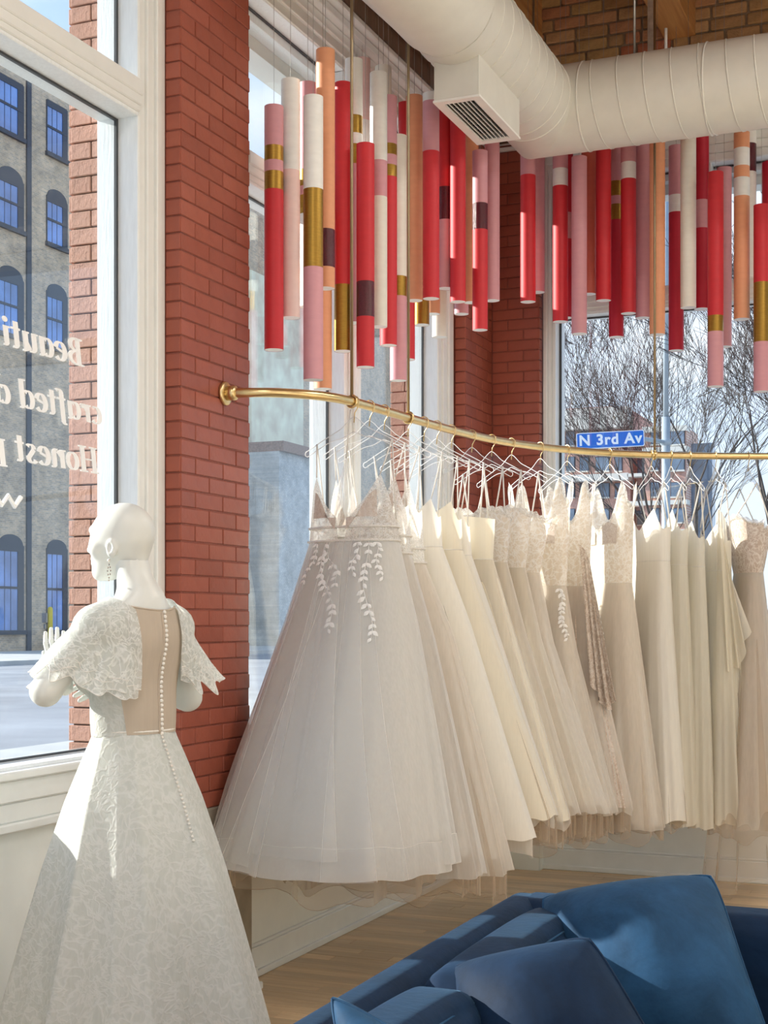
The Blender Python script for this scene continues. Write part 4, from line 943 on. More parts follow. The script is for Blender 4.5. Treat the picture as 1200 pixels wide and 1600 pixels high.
def tulle_panel(root, R0, PS, a0, a1, b0, b1, off, mat, r1=None):
    Rn, Nn, _ = PS.shape; P = []; rows_ = range(0, (r1 or Rn))
    for r in rows_:
        t = r / (Rn - 1); k0 = a0 + (b0 - a0) * t; k1 = a1 + (b1 - a1) * t; ks = np.linspace(k0, k1, 26); c = PS[r].mean(axis=0); row = []
        for j, k in enumerate(ks):
            i0 = int(math.floor(k)); f = k - i0; q = PS[r, i0 % Nn] * (1 - f) + PS[r, (i0 + 1) % Nn] * f; d = q - c; d[2] = 0; d /= np.linalg.norm(d) + 1e-9
            row.append(q + d * (off * (0.2 + t) * (0.55 + 0.45 * math.sin(PI * j / 25 * 2.0 + a0))))
        P.append(row)
    P = clampv(np.array(P)); o = grid_mesh('tulle_panel', P - R0, mat, root, closed=False)
    for j in (0, -1): MB().tube([Vector(q - R0) for q in P[:, j]], 0.0007, 4, False).build('panel_edge', F_['strap'], o, True)
    return o
rt, ring_, R0_, PS_, _z = g0
for (a0, a1, b0, b1, off, r1) in ((96, 104, 88, 113, .030, None), (82, 92, 76, 95, .022, None), (100, 108, 104, 120, .018, None), (91, 97, 93, 107, .045, 33), (76, 84, 70, 86, .015, None)):
    tulle_panel(rt, R0_, PS_, a0, a1, b0, b1, off, F_['veil'], r1)
# chiffon cape with ruffled edges over the second gown from the right
def sheet(name, path_top, path_bot, wave, mat, parent, R0, nr=24, nc=30, seed=0):
    rs = np.random.default_rng(seed); a = np.array(path_top, float); b = np.array(path_bot, float)
    sa = np.linspace(0, 1, nc); P = []
    ia = np.stack([np.interp(sa, np.linspace(0, 1, len(a)), a[:, k]) for k in range(3)], -1); ib = np.stack([np.interp(sa, np.linspace(0, 1, len(b)), b[:, k]) for k in range(3)], -1)
    ph = rs.uniform(0, 6, 4)
    for r in range(nr + 1):
        t = r / nr; q = ia * (1 - t) + ib * t; w = wave * t
        q = q + np.stack([np.sin(sa * 19 + ph[0]) * w, np.sin(sa * 23 + ph[1]) * w * 1.2, np.sin(sa * 13 + ph[2]) * w * 0.6], -1); P.append(q)
    return grid_mesh(name, np.array(P) - np.array(R0), mat, parent, closed=False)
cape = bpy.data.objects['wedding_gown.016']; pc, tc_ = rod_at(1118)
def gp(x, y, dz=0.0): return at(x, y, 7.60 + dz)
R16 = cape.location
sheet('cape_layer', [gp(1121, 795), gp(1128, 800), gp(1134, 812)], [gp(1118, 1130), gp(1143, 1120), gp(1158, 1060)], 0.018, F_['cream'], cape, R16, seed=1)
sheet('cape_layer', [gp(1122, 800, -.04), gp(1130, 830, -.04), gp(1134, 880, -.04)], [gp(1135, 1050, -.05), gp(1158, 1040, -.05), gp(1170, 985, -.05)], 0.016, F_['cream'], cape, R16, seed=2)
# train of the nude gown falling almost to the floor, and pinned train of the beige gown
rt, ring_, R0_, PS_, _z = g17
sheet('train', [at(1108, 1270, 7.55), at(1150, 1270, 7.5), at(1215, 1260, 7.45)], [at(1100, 1385, 7.5), at(1145, 1395, 7.3), at(1225, 1360, 7.3)], 0.03, TT, rt, R0_, seed=4)
rt11 = bpy.data.objects['wedding_gown.011']
sheet('pinned_train', [at(905, 850, 7.33), at(915, 860, 7.30), at(922, 880, 7.28)], [at(925, 1060, 7.25), at(948, 1110, 7.22), at(960, 1095, 7.2)], 0.02, F_['lace_nude'], rt11, rt11.location, seed=6)
# gathered loop of tulle behind the first gown
o_ = bpy.data.objects['wedding_gown']
sheet('hanging_loop_tulle', [at(540, 716, 5.9), at(541, 715, 5.9), at(543, 716, 5.9)], [at(505, 850, 5.97), at(540, 860, 5.95), at(572, 850, 5.97)], 0.012, T_, o_, o_.location, seed=7)
MB().tube([Vector(at(548, 640, 5.86)) - o_.location, Vector(at(541, 716, 5.9)) - o_.location], 0.003, 6).build('hanging_loop', F_['strap'], o_, True)

# ------------------------------------------------------------------ unseen ceiling lamps added as fill light for the shop
lampm, t_, out_ = nt('fill_lamp_diffuser'); em = N(t_, 'ShaderNodeEmission', Strength=8.0); em.inputs[0].default_value = (1, 0.95, 0.88, 1); t_.links.new(em.outputs[0], out_.inputs[0])
for k, (x, y) in enumerate(((1.8, -9.2), (3.6, -9.2), (1.75, -6.9), (4.6, -6.9), (4.6, -4.0), (3.4, -3.0), (4.2, -1.6))):
    lp = thing('fill_lamp', 'added round white fill lamp over ' + ('the rear left of the shop', 'the rear middle of the shop', 'the left end of the sofa', 'the right end of the sofa', 'the right side of the shop', 'the floor right of the gowns', 'the right end of the brass rail')[k], 'lamp', (x, y, 4.85), 'added round fill lamps')
    MB().tube([(0, 0, 0.0), (0, 0, 0.08)], 0.22, 32).build('fill_lamp_shade', M['ventwhite'], lp, True)
    MB().tube([(0, 0, -0.004), (0, 0, -0.001)], 0.20, 32).build('diffuser', lampm, lp)
    la = bpy.data.lights.new('fill_light', 'AREA'); la.shape = 'DISK'; la.size = 0.4; la.energy = 20; la.color = (1, 0.97, 0.93)
    lo_ = bpy.data.objects.new('fill_light', la); link(lo_, lp); lo_.location = (0, 0, -0.02)

# ------------------------------------------------------------------ mannequin: signed distance body, meshed with surface nets
def capsule(p, a, b, ra, rb):
    a, b = np.array(a, float), np.array(b, float); ab = b - a; t = np.clip(((p - a) @ ab) / (ab @ ab), 0, 1)
    return np.linalg.norm(p - (a + t[..., None] * ab), axis=-1) - (ra + (rb - ra) * t)
def ellip(p, c, r):
    q = (p - np.array(c)) ; r = np.array(r); k0 = np.linalg.norm(q / r, axis=-1); k1 = np.linalg.norm(q / (r * r), axis=-1); return k0 * (k0 - 1) / np.maximum(k1, 1e-9)
def smin(a, b, k):
    h = np.clip(0.5 + 0.5 * (b - a) / k, 0, 1); return b + (a - b) * h - k * h * (1 - h)
def smax(a, b, k): return -smin(-a, -b, k)
def surface_nets(V, org, h):
    s = V < 0; nx, ny, nz = V.shape
    cnt = np.zeros((nx-1, ny-1, nz-1), np.int8)
    for i in (0, 1):
        for j in (0, 1):
            for k in (0, 1): cnt += s[i:nx-1+i, j:ny-1+j, k:nz-1+k]
    act = np.argwhere((cnt > 0) & (cnt < 8)); idx = -np.ones(cnt.shape, np.int64); idx[tuple(act.T)] = np.arange(len(act))
    acc = np.zeros((len(act), 3)); n = np.zeros(len(act)); x, y, z = act.T
    cor = [(i, j, k) for i in (0, 1) for j in (0, 1) for k in (0, 1)]
    for a in cor:
        for ax in range(3):
            if a[ax]: continue
            b = list(a); b[ax] = 1
            va = V[x+a[0], y+a[1], z+a[2]]; vb = V[x+b[0], y+b[1], z+b[2]]; m = (va < 0) != (vb < 0)
            t = np.where(m, va / np.where(m, va - vb, 1), 0); pt = np.array(a, float) + np.eye(3)[ax] * t[:, None]
            acc += pt * m[:, None]; n += m
    P = (act + acc / n[:, None]) * h + np.array(org); Q = []
    for ax in range(3):
        A = [slice(None)] * 3; Bs = [slice(None)] * 3; A[ax] = slice(0, -1); Bs[ax] = slice(1, None)
        d = s[tuple(A)] != s[tuple(Bs)]; e = np.argwhere(d); u, v = [(1, 2), (2, 0), (0, 1)][ax]
        e = e[(e[:, u] > 0) & (e[:, v] > 0) & (e[:, u] < V.shape[u] - 1) & (e[:, v] < V.shape[v] - 1)]
        o = np.zeros(3, int); cs = []
        for du, dv in ((1, 1), (0, 1), (0, 0), (1, 0)):
            q = e.copy(); q[:, u] -= du; q[:, v] -= dv; cs.append(idx[tuple(q.T)])
        F = np.stack(cs, 1); flip = ~s[tuple(e.T)]; F[flip] = F[flip][:, ::-1]; Q.append(F)
    return P, np.concatenate(Q)
def field(fn, lo, hi, h):
    ax = [np.arange(lo[k], hi[k] + h, h) for k in range(3)]; G = np.stack(np.meshgrid(*ax, indexing='ij'), -1); return fn(G), lo
# mannequin frame: x = its left, y = its front, z up
MP = at(208, 970, 4.15)
MAN = Vector((MP.x, MP.y, 0.0)); FD = Vector((-0.976, 0.21, 0)).normalized(); LD = Vector((-FD.y, FD.x, 0))
def to_world(P):
    P = np.asarray(P); return P[..., :1] * np.array(LD) + P[..., 1:2] * np.array(FD) + np.concatenate([0 * P[..., :2], P[..., 2:3]], -1)
def torso(p):
    d = ellip(p, (0, 0.0, 1.375), (0.142, 0.098, 0.19))
    d = smin(d, ellip(p, (0, -0.012, 1.46), (0.150, 0.080, 0.085)), 0.06)
    d = smin(d, ellip(p, (0, 0.0, 1.21), (0.126, 0.096, 0.12)), 0.06)
    d = smin(d, ellip(p, (0, -0.01, 1.00), (0.172, 0.125, 0.17)), 0.08)
    for sg in (-1, 1):
        d = smin(d, ellip(p, (sg * 0.072, 0.085, 1.365), (0.058, 0.052, 0.058)), 0.03)
        d = smin(d, ellip(p, (sg * 0.155, -0.005, 1.495), (0.048, 0.045, 0.045)), 0.04)
    return d
def neckd(p):
    d = capsule(p, (0, -0.050, 1.48), (0.004, 0.010, 1.715), 0.058, 0.049)
    for sg in (-1, 1): d = smin(d, capsule(p, (sg * 0.02, -0.040, 1.565), (sg * 0.15, -0.015, 1.505), 0.036, 0.034), 0.075)
    return d
SH = {1: (0.165, -0.005, 1.490), -1: (-0.165, -0.005, 1.490)}
EL_ = {1: (0.285, 0.055, 1.325), -1: (-0.255, 0.02, 1.285)}
WR = {1: (0.115, 0.170, 1.345), -1: (-0.085, 0.185, 1.345)}
def arms(p):
    d = None
    for sg in (1, -1):
        q = capsule(p, SH[sg], EL_[sg], 0.047, 0.040); q = smin(q, capsule(p, EL_[sg], WR[sg], 0.041, 0.026), 0.02)
        d = q if d is None else np.minimum(d, q)
    return d
def body(p):
    d = smin(torso(p), neckd(p), 0.05); d = smin(d, arms(p), 0.03)
    for sg in (-1, 1):
        d = smin(d, capsule(p, (sg * 0.085, -0.01, 0.95), (sg * 0.075, 0.01, 0.50), 0.085, 0.052), 0.05)
        d = smin(d, capsule(p, (sg * 0.075, 0.01, 0.50), (sg * 0.07, -0.02, 0.09), 0.052, 0.032), 0.03)
        d = smin(d, capsule(p, (sg * 0.07, -0.03, 0.045), (sg * 0.075, 0.12, 0.03), 0.034, 0.026), 0.03)
    return d
M['mann'] = solid('glossy_white_mannequin', (0.66, 0.675, 0.64), 0.38, var=0.015)
man = thing('mannequin', 'bald glossy white mannequin seen from behind by the left window', 'mannequin', MAN)
V_, lo_ = field(body, (-0.40, -0.22, 0.0), (0.44, 0.34, 1.70), 0.0085); P_, Q_ = surface_nets(V_, lo_, 0.0085); arr_mesh('body', to_world(P_), Q_, M['mann'], man)
# head in its own turned frame: y = face direction
HC = np.array((0.010, 0.036, 1.762)); ha = math.radians(-21); HR = np.array(((math.cos(ha), -math.sin(ha), 0), (math.sin(ha), math.cos(ha), 0), (0, 0, 1)))
def head(p):
    d = ellip(p, (0, -0.008, 0.018), (0.074, 0.092, 0.086))
    d = smin(d, ellip(p, (0, 0.030, -0.020), (0.062, 0.066, 0.082)), 0.03)
    d = smin(d, ellip(p, (0, 0.046, -0.088), (0.038, 0.040, 0.036)), 0.035)           # jaw
    d = smin(d, ellip(p, (0, 0.072, -0.106), (0.016, 0.014, 0.013)), 0.025)           # chin
    d = smin(d, capsule(p, (0, 0.086, 0.016), (0, 0.099, -0.030), 0.007, 0.0085), 0.016)   # nose bridge
    d = smin(d, ellip(p, (0, 0.099, -0.035), (0.011, 0.009, 0.007)), 0.008)
    d = smin(d, ellip(p, (0, 0.086, -0.060), (0.020, 0.009, 0.0055)), 0.006)          # lips
    d = smin(d, ellip(p, (0, 0.085, -0.073), (0.018, 0.009, 0.006)), 0.006)
    for sg in (-1, 1):
        d = smin(d, capsule(p, (sg * 0.012, 0.090, 0.026), (sg * 0.046, 0.070, 0.026), 0.007, 0.006), 0.014)   # brow
        d = smax(d, -ellip(p, (sg * 0.031, 0.096, 0.002), (0.019, 0.016, 0.011)), 0.012)     # eye hollow
        d = smin(d, ellip(p, (sg * 0.030, 0.076, 0.000), (0.015, 0.010, 0.009)), 0.005)
        d = smin(d, ellip(p, (sg * 0.045, 0.058, -0.032), (0.020, 0.022, 0.022)), 0.02)     # cheek
        # ear: a disc tilted back with a hollow
        q = p - np.array((sg * 0.072, 0.000, -0.034)); e1 = ellip(q, (0, 0, 0), (0.010, 0.016, 0.027)); e1 = smax(e1, -ellip(q, (sg * 0.010, 0.003, 0.004), (0.008, 0.0095, 0.016)), 0.004)
        d = smin(d, e1, 0.006)
    d = smin(d, capsule(p, (0, -0.022, -0.02), (0, -0.034, -0.075), 0.058, 0.046), 0.03)
    return d
V_, lo_ = field(head, (-0.10, -0.12, -0.125), (0.10, 0.14, 0.125), 0.0033); P_, Q_ = surface_nets(V_, lo_, 0.0033)
arr_mesh('head', to_world(P_ @ HR.T + HC), Q_, M['mann'], man)
def headpt(q): return Vector(to_world(np.array(q) @ HR.T + HC))
def hand(wr, dirv, palmn, seed=0):
    """five fingers from a flat palm; dirv along the hand, palmn out of the palm"""
    wr, d, nrm = np.array(wr), np.array(dirv, float), np.array(palmn, float); d /= np.linalg.norm(d); nrm -= d * (nrm @ d); nrm /= np.linalg.norm(nrm); w = np.cross(d, nrm)
    segs = []
    fl = (0.068, 0.076, 0.072, 0.056)
    for i, L in enumerate(fl):
        x = (i - 1.5) * 0.0175; a = wr + d * 0.085 + w * x; b = a + d * L * 0.5 + nrm * L * 0.08 + w * x * 0.1; c = b + d * L * 0.45 + nrm * L * 0.22; segs += [(a, b, .0085, .0078), (b, c, .0078, .0062)]
    a = wr + d * 0.03 - w * 0.026; b = a + d * 0.035 - w * 0.022 + nrm * 0.012; c = b + d * 0.030 - w * 0.002 + nrm * 0.010; segs += [(a, b, .011, .0092), (b, c, .0092, .0068)]
    palm = [(wr - d * 0.02, wr + d * 0.03, .025, .026)] + [(wr + d * 0.02 + w * (i - 1.5) * .013, wr + d * 0.088 + w * (i - 1.5) * 0.017, .014, .0095) for i in range(4)]
    def f(p):
        q = None
        for a, b, r0, r1 in palm:
            e = capsule(p, a, b, r0, r1); q = e if q is None else smin(q, e, 0.010)
        for a, b, r0, r1 in segs: q = smin(q, capsule(p, a, b, r0, r1), 0.003)
        return q
    c = wr + d * 0.07; V, lo = field(f, c - 0.125, c + 0.125, 0.0036); return surface_nets(V, lo, 0.0036)
P_, Q_ = hand(WR[1], (0.12, 0.20, 0.95), (-0.9, 0.3, -0.2)); arr_mesh('hand', to_world(P_), Q_, M['mann'], man)
P_, Q_ = hand(WR[-1], (0.92, 0.10, -0.25), (0.0, -0.95, 0.1)); arr_mesh('hand', to_world(P_), Q_, M['mann'], man)
# ---- its gown
F_['mlace'] = fabric('floral_white_lace', (0.70, 0.72, 0.68), 0.35, 1.0, 0.04, lace=1, lscale=30, lc=(0.80, 0.81, 0.78))
F_['mlace_sheer'] = fabric('floral_sleeve_lace', (0.78, 0.80, 0.77), 0.45, 0.70, 0.04, lace=1, lscale=38, lc=(0.90, 0.91, 0.89), hole=1)
F_['nude'] = fabric('nude_mesh', (0.62, 0.53, 0.43), 0.25, 0.96, 0.03, bump=0)
F_['button'] = fabric('covered_button', (0.84, 0.81, 0.75), 0.1, 1.0)
mg = thing('lace_gown', 'white lace wedding gown with nude buttoned back worn by the mannequin', 'wedding dress', MAN)
V_, lo_ = field(lambda p: smax(smin(torso(p), neckd(p), 0.05) - 0.007, np.maximum(p[..., 2] - 1.553 - 0.10 * np.abs(p[..., 0]) * 0 - 0.02 * (p[..., 1] > 0), 1.185 - p[..., 2]), 0.001), (-0.22, -0.15, 1.15), (0.22, 0.17, 1.60), 0.0055)
P_, Q_ = surface_nets(V_, lo_, 0.0055)
cq = P_[Q_].mean(1); capf = (cq[:, 2] > 1.5505) | (cq[:, 2] < 1.189)
arr_mesh('bodice', to_world(P_), Q_[~capf], F_['mlace'], mg)
def skin_y(z, x=0.0, off=0.008):                     # back surface of the torso on the centre line
    ys = np.linspace(-0.18, 0.0, 200); p = np.stack([np.full(200, x), ys, np.full(200, z)], -1); d = smin(torso(p), neckd(p), .05) - off; return ys[np.argmax(d < 0)]
GP = []
for z in np.linspace(1.195, 1.55, 40):
    wl2 = 0.100 + 0.020 * math.sin((z - 1.195) / 0.355 * PI * 0.8); GP.append([(x, skin_y(min(1.575, z + 1.3 * x * x * (z - 1.195) / 0.355), x, 0.0095), min(1.575, z + 1.3 * x * x * (z - 1.195) / 0.355)) for x in np.linspace(-wl2, wl2, 33)])
grid_mesh('back_panel', to_world(np.array(GP)), F_['nude'], mg, closed=False)
spine = [Vector(to_world(np.array((0.004, skin_y(z) - 0.001, z)))) for z in np.linspace(1.545, 1.195, 24)]
MB().tube(spine, 0.0042, 6).build('button_placket', F_['nude'], mg, True)
MB().tube([Vector(to_world(np.array((x, skin_y(1.55 + 1.3 * x * x, x, 0.0095) , 1.55 + 1.3 * x * x)))) for x in np.linspace(-0.10, 0.10, 15)], 0.0028, 6).build('neckline_binding', F_['nude'], mg, True)
btn = MB().ball((0, 0, 0), (0.0062, 0.0062, 0.0062), 10, 6).build('button', F_['button'], mg, True); bd = btn.data; first = True
nb = 27
for i in range(nb):
    z = 1.545 - (1.545 - 1.195) * i / (nb - 1); q = Vector(to_world(np.array((-0.004, skin_y(z) - 0.003, z))))
    if first: b_ = btn; first = False
    else: b_ = bpy.data.objects.new('button', bd); link(b_, mg)
    b_.location = q
# skirt
th = np.linspace(0, 2 * PI, 220, endpoint=False); rs = np.random.default_rng(21)
def mfold(seed, ks):
    r = np.random.default_rng(seed); f = np.zeros_like(th)
    for k in ks: f += r.uniform(.5, 1) * (1 - 2 * np.abs(np.sin(k * th / 2 + r.uniform(0, 6))) ** 0.75)
    return f / len(ks) * 2.0
f1, f2 = mfold(3, (5, 8)), mfold(4, (7, 12))
zk = [0.0, 0.25, 0.5, 0.8, 1.0, 1.12, 1.20]; ak = [0.50, 0.425, 0.350, 0.265, 0.205, 0.160, 0.128]; bk = [0.50, 0.42, 0.345, 0.255, 0.185, 0.135, 0.100]
def mskirt(sc, z0, z1, am, nr=46):
    P = []
    for r in range(nr + 1):
        t = r / nr; z = z1 + (z0 - z1) * t; a, b = np.interp(z, zk, ak) * sc, np.interp(z, zk, bk) * sc; fo = 1 + am * (0.10 + 0.9 * t) * (f1 * (1 - .4 * t) + f2 * .4 * t)
        yo = -0.006 - 0.03 * t
        P.append(np.stack([a * np.cos(th) * fo, b * np.sin(th) * fo + yo, np.full_like(th, z)], -1))
    return np.array(P)
PSK = mskirt(1.0, 0.012, 1.205, 0.16); grid_mesh('skirt', to_world(PSK), F_['mlace'], mg)
grid_mesh('underskirt', to_world(mskirt(0.74, 0.02, 1.15, 0.05)), F_['lining'], mg)
ib = np.argmin(np.cos(th - (-PI / 2)) * -1)
for i in range(26):
    z = 1.185 - i * 0.0115; t = (1.205 - z) / 1.193 * 46; r0 = int(t); q = PSK[r0, ib] * (1 - t + r0) + PSK[r0 + 1, ib] * (t - r0)
    b_ = bpy.data.objects.new('button', bd); link(b_, mg); b_.location = Vector(to_world(q + np.array((0.0, -0.004, 0)))); b_.scale = (0.72,) * 3
MB().tube([Vector(to_world(np.array((0.130 * math.cos(a), 0.102 * math.sin(a) - .006, 1.203)))) for a in np.linspace(0, 2 * PI, 49)], 0.003, 6, False).build('waist_seam', F_['button'], mg, True)
# flutter sleeves, two tiers
HEM = {1: [(.085, -.105, 1.325), (.16, -.095, 1.325), (.220, -.050, 1.350), (.270, .005, 1.385), (.295, .055, 1.395), (.285, .11, 1.375), (.21, .15, 1.33)],
       -1: [(-.10, -.10, 1.36), (-.17, -.095, 1.335), (-.24, -.085, 1.335), (-.31, -.055, 1.355), (-.345, 0, 1.37), (-.33, .06, 1.37), (-.25, .12, 1.33)]}
SEAM = [(.086, -.088, 1.548), (.096, -.075, 1.558), (.108, -.045, 1.568), (.112, 0, 1.574), (.112, .04, 1.562), (.108, .07, 1.53), (.10, .09, 1.48)]
def sleeve(sg, tier):
    nc, nr = 90, 26; sa = np.linspace(0, 1, nc); r = np.random.default_rng(5 + sg + 3 * tier); ph = r.uniform(0, 6, 4)
    def curve(c):
        c = np.array(c, float); k = np.linspace(0, 1, len(c)); q = np.stack([np.interp(sa, k, c[:, j]) for j in range(3)], -1)
        for _ in range(30): q[1:-1] = (q[:-2] + 2 * q[1:-1] + q[2:]) / 4
        return q
    A = curve([(sg * x, y, z) for x, y, z in SEAM]); Bc = curve(HEM[sg]); P = []
    cen = np.array((sg * 0.15, 0.01, 1.44))
    for i in range(nr + 1):
        t = i / nr; te = t * (1.0 + 0.09 * tier); q = A * (1 - te) + Bc * te
        out = q - cen; out /= np.linalg.norm(out, axis=1)[:, None] + 1e-9
        q = q + out * (0.010 * math.sin(PI * min(1, t)) ** 0.8 + 0.005 * (1 - tier))
        w = (0.010 + 0.004 * tier) * t ** 1.6; q = q + out * (np.sin(sa * 30 + ph[0]) * w + np.sin(sa * 47 + ph[1]) * w * .7)[:, None]
        q[:, 2] += np.sin(sa * 38 + ph[2]) * 0.007 * t ** 2; P.append(q)
    P = np.array(P); fn = lambda p: np.minimum(arms(p) - 0.010, smin(torso(p), neckd(p), 0.05) - 0.0165)
    for _ in range(8):
        d = fn(P); e_ = 1e-3; gr = np.stack([fn(P + np.eye(3)[k] * e_) - d for k in range(3)], -1) / e_; gr /= np.linalg.norm(gr, axis=-1)[..., None] + 1e-9
        P = P - gr * np.minimum(d, 0)[..., None]
        if _ < 6: P[1:-1, 1:-1] = 0.5 * P[1:-1, 1:-1] + 0.125 * (P[:-2, 1:-1] + P[2:, 1:-1] + P[1:-1, :-2] + P[1:-1, 2:])
    o = grid_mesh('sleeve', to_world(np.array(P)), F_['mlace_sheer'], mg, closed=False)
    for k in (-1, -5): MB().tube([Vector(v) for v in to_world(P[k])], 0.0012, 4, False).build('hem_cord', F_['strap'], o, True)
for sg in (1, -1):
    for tier in (0, 1): sleeve(sg, tier)
# earring
M['silver'] = solid('silver_crystal', (0.85, 0.82, 0.75), 0.12, 0.9, var=0.3, scale=300)
for sg in (1,):
    q = headpt((sg * 0.081, 0.004, -0.058)); er = thing('earring', 'dangling silver crystal earring on the mannequin', 'earring', MAN + q)
    MB().ball((0, 0, -0.010), (.005, .005, .006), 8, 6).build('stud', M['silver'], er, True)
    lk = [(a, b) for a, b in ((0, -.022), (-.004, -.03), (.004, -.031), (-.006, -.04), (.006, -.04), (-.004, -.050), (.004, -.051), (0, -.060), (0, -.068))]
    for (a, b) in lk:
        k = LD * 0 + FD * a; MB().ball((k.x, k.y, b), .0032, 6, 4).build('crystal', M['silver'], er, False)

# ------------------------------------------------------------------ lettering on the left window (read from the street)
def letters():
    K, TN = 0.205, 0.055                                 # thick and thin of the pen
    def stroke(m, pts, k=1.0, org=(0, 0), ends=True):
        p = np.array(pts, float); n = len(p); d = np.gradient(p, axis=0); d /= np.linalg.norm(d, axis=1)[:, None] + 1e-9
        w = (TN + (K - TN) * np.abs(d[:, 1]) ** 1.4) * k * 0.5; nn = np.stack([-d[:, 1], d[:, 0]], -1)
        L, R = p + nn * w[:, None], p - nn * w[:, None]; V = []
        for i in range(n): V += [L[i], R[i]]
        m['v'].append((V, [(2*i, 2*i+1, 2*i+3, 2*i+2) for i in range(n-1)]))
    def arc(cx, cy, rx, ry, a0, a1, n=22): return [(cx + rx * math.cos(math.radians(a0 + (a1 - a0) * i / n)), cy + ry * math.sin(math.radians(a0 + (a1 - a0) * i / n))) for i in range(n + 1)]
    def line(x0, y0, x1, y1, n=6): return [(x0 + (x1 - x0) * i / n, y0 + (y1 - y0) * i / n) for i in range(n + 1)]
    X = 0.68
    def serif(m, x, y, w=0.30): m['v'].append(([(x - w/2, y - .03), (x + w/2, y - .03), (x + w/2, y + .03), (x - w/2, y + .03)], [(0, 1, 2, 3)]))
    G = {}
    def g(ch, w, *st, ser=()):
        m = {'v': []}
        for q in st: stroke(m, q)
        for q in ser: serif(m, *q)
        G[ch] = (m['v'], w)
    g('B', .74, line(.2, 0, .2, 1), arc(.24, .755, .30, .225, 90, -90), arc(.24, .265, .36, .245, 90, -90), line(.2, .98, .26, .98), line(.2, .02, .26, .02), line(.2, .52, .28, .52), ser=((.16, .97, .32), (.16, .03, .32)))
    g('H', .92, line(.2, 0, .2, 1), line(.72, 0, .72, 1), line(.2, .5, .72, .5), ser=((.2, .97, .34), (.2, .03, .34), (.72, .97, .34), (.72, .03, .34)))
    g('e', .56, line(.14, .32, .44, .44), arc(.28, .34, .20, .32, 20, 200), arc(.30, .34, .22, .32, 180, 318))
    g('c', .52, arc(.29, .34, .20, .32, 60, 200), arc(.31, .34, .22, .32, 180, 315))
    g('o', .60, arc(.30, .34, .21, .31, 0, 360, 40))
    g('a', .66, arc(.27, .34, .18, .31, 50, 310, 30), line(.50, X, .50, .12), arc(.60, .12, .10, .11, 180, 290, 8))
    g('d', .68, arc(.27, .34, .18, .31, 50, 310, 30), line(.52, 1.04, .52, .12), arc(.62, .12, .10, .11, 180, 290, 8), ser=((.45, 1.02, .22),))
    g('u', .68, line(.16, X, .16, .2), arc(.30, .2, .14, .18, 180, 300, 10), line(.37, .05, .50, .3), line(.52, X, .52, .12), arc(.62, .12, .10, .11, 180, 290, 8), ser=((.10, X - .03, .18), (.46, X - .03, .18)))
    g('t', .44, line(.20, .92, .20, .16), arc(.31, .16, .11, .14, 180, 300, 8), line(.04, X, .40, X), line(.04, X - .02, .40, X - .02))
    g('i', .38, line(.17, X, .17, .14), arc(.27, .14, .10, .12, 180, 290, 8), ser=((.11, X - .03, .2),))
    G['i'][0].append(([(.17 + .10 * math.cos(a), .90 + .10 * math.sin(a)) for a in np.linspace(0, 2 * PI, 14)[:-1]], [tuple(range(13))]))
    g('r', .50, line(.16, 0, .16, X), line(.18, .42, .30, .62), arc(.36, .56, .09, .09, 150, 20, 8), ser=((.10, X - .03, .2),))
    G['r'][0].append(([(.42 + .075 * math.cos(a), .57 + .075 * math.sin(a)) for a in np.linspace(0, 2 * PI, 12)[:-1]], [tuple(range(11))]))
    g('f', .44, line(.20, -.14, .20, .86), arc(.33, .86, .13, .15, 180, 40, 10), arc(.09, -.14, .11, .13, 0, -110, 8), line(.04, X, .42, X), line(.04, X - .02, .42, X - .02))
    g('n', .70, line(.16, 0, .16, X), line(.18, .40, .34, .62), arc(.40, .48, .13, .18, 110, 0, 10), line(.53, .48, .53, .12), arc(.63, .12, .10, .11, 180, 290, 8), ser=((.10, X - .03, .2),))
    g('s', .50, arc(.27, .51, .14, .15, 30, 180, 12), line(.13, .5, .36, .2, 6), arc(.23, .17, .15, .15, 20, -160, 14))
    g('p', .66, line(.18, -.28, .18, X), arc(.36, .34, .19, .31, 130, -130, 30), ser=((.12, X - .03, .2), (.18, -.26, .3)))
    return G
GL = letters()
M['vinyl'] = solid('white_vinyl', (0.94, 0.95, 0.95), 0.5, var=0.02)
sgn = thing('window_lettering', 'white script lettering on the left window, mirrored from inside', 'lettering', (-0.083, -4.4, 2.0))
GX = -0.0835
def put(text, y0, z0, cap, name='letter'):
    x = 0.0
    for ch in text:
        if ch == ' ': x += 0.34; continue
        v, w = GL[ch]; m = MB()
        for si, (V, F) in enumerate(v):
            P = []
            for dd in (0.0 - 0.0003 * si, 0.0009 + 0.0004 * si):
                P += [(GX + dd + 0.083, y0 - (x + px + 0.12 * py) * cap * 1.42 + 4.4, z0 + py * cap - 2.0) for px, py in V]
            k = len(V); m.add(P, list(F) + [tuple(i + k for i in q[::-1]) for q in F])
        m.build(name, M['vinyl'], sgn); x += w
yA = lambda x: atX(x, 900, GX).y
put('Beauti', yA(131), 2.425, 0.094); put('crafted d', yA(160), 2.232, 0.090); put('Honest p', yA(155), 2.052, 0.092)
wv = [(yA(31) - 4.4 * 0 - 0.034 * i, (1.932, 1.898)[i % 2]) for i in range(9)]
MB().tube([(GX + 0.083, a + 4.4, b - 2.0) for a, b in [(q[0] + 0.006, q[1] + 0.0) for q in wv]], 0.0085, 6).build('zigzag', M['vinyl'], sgn)

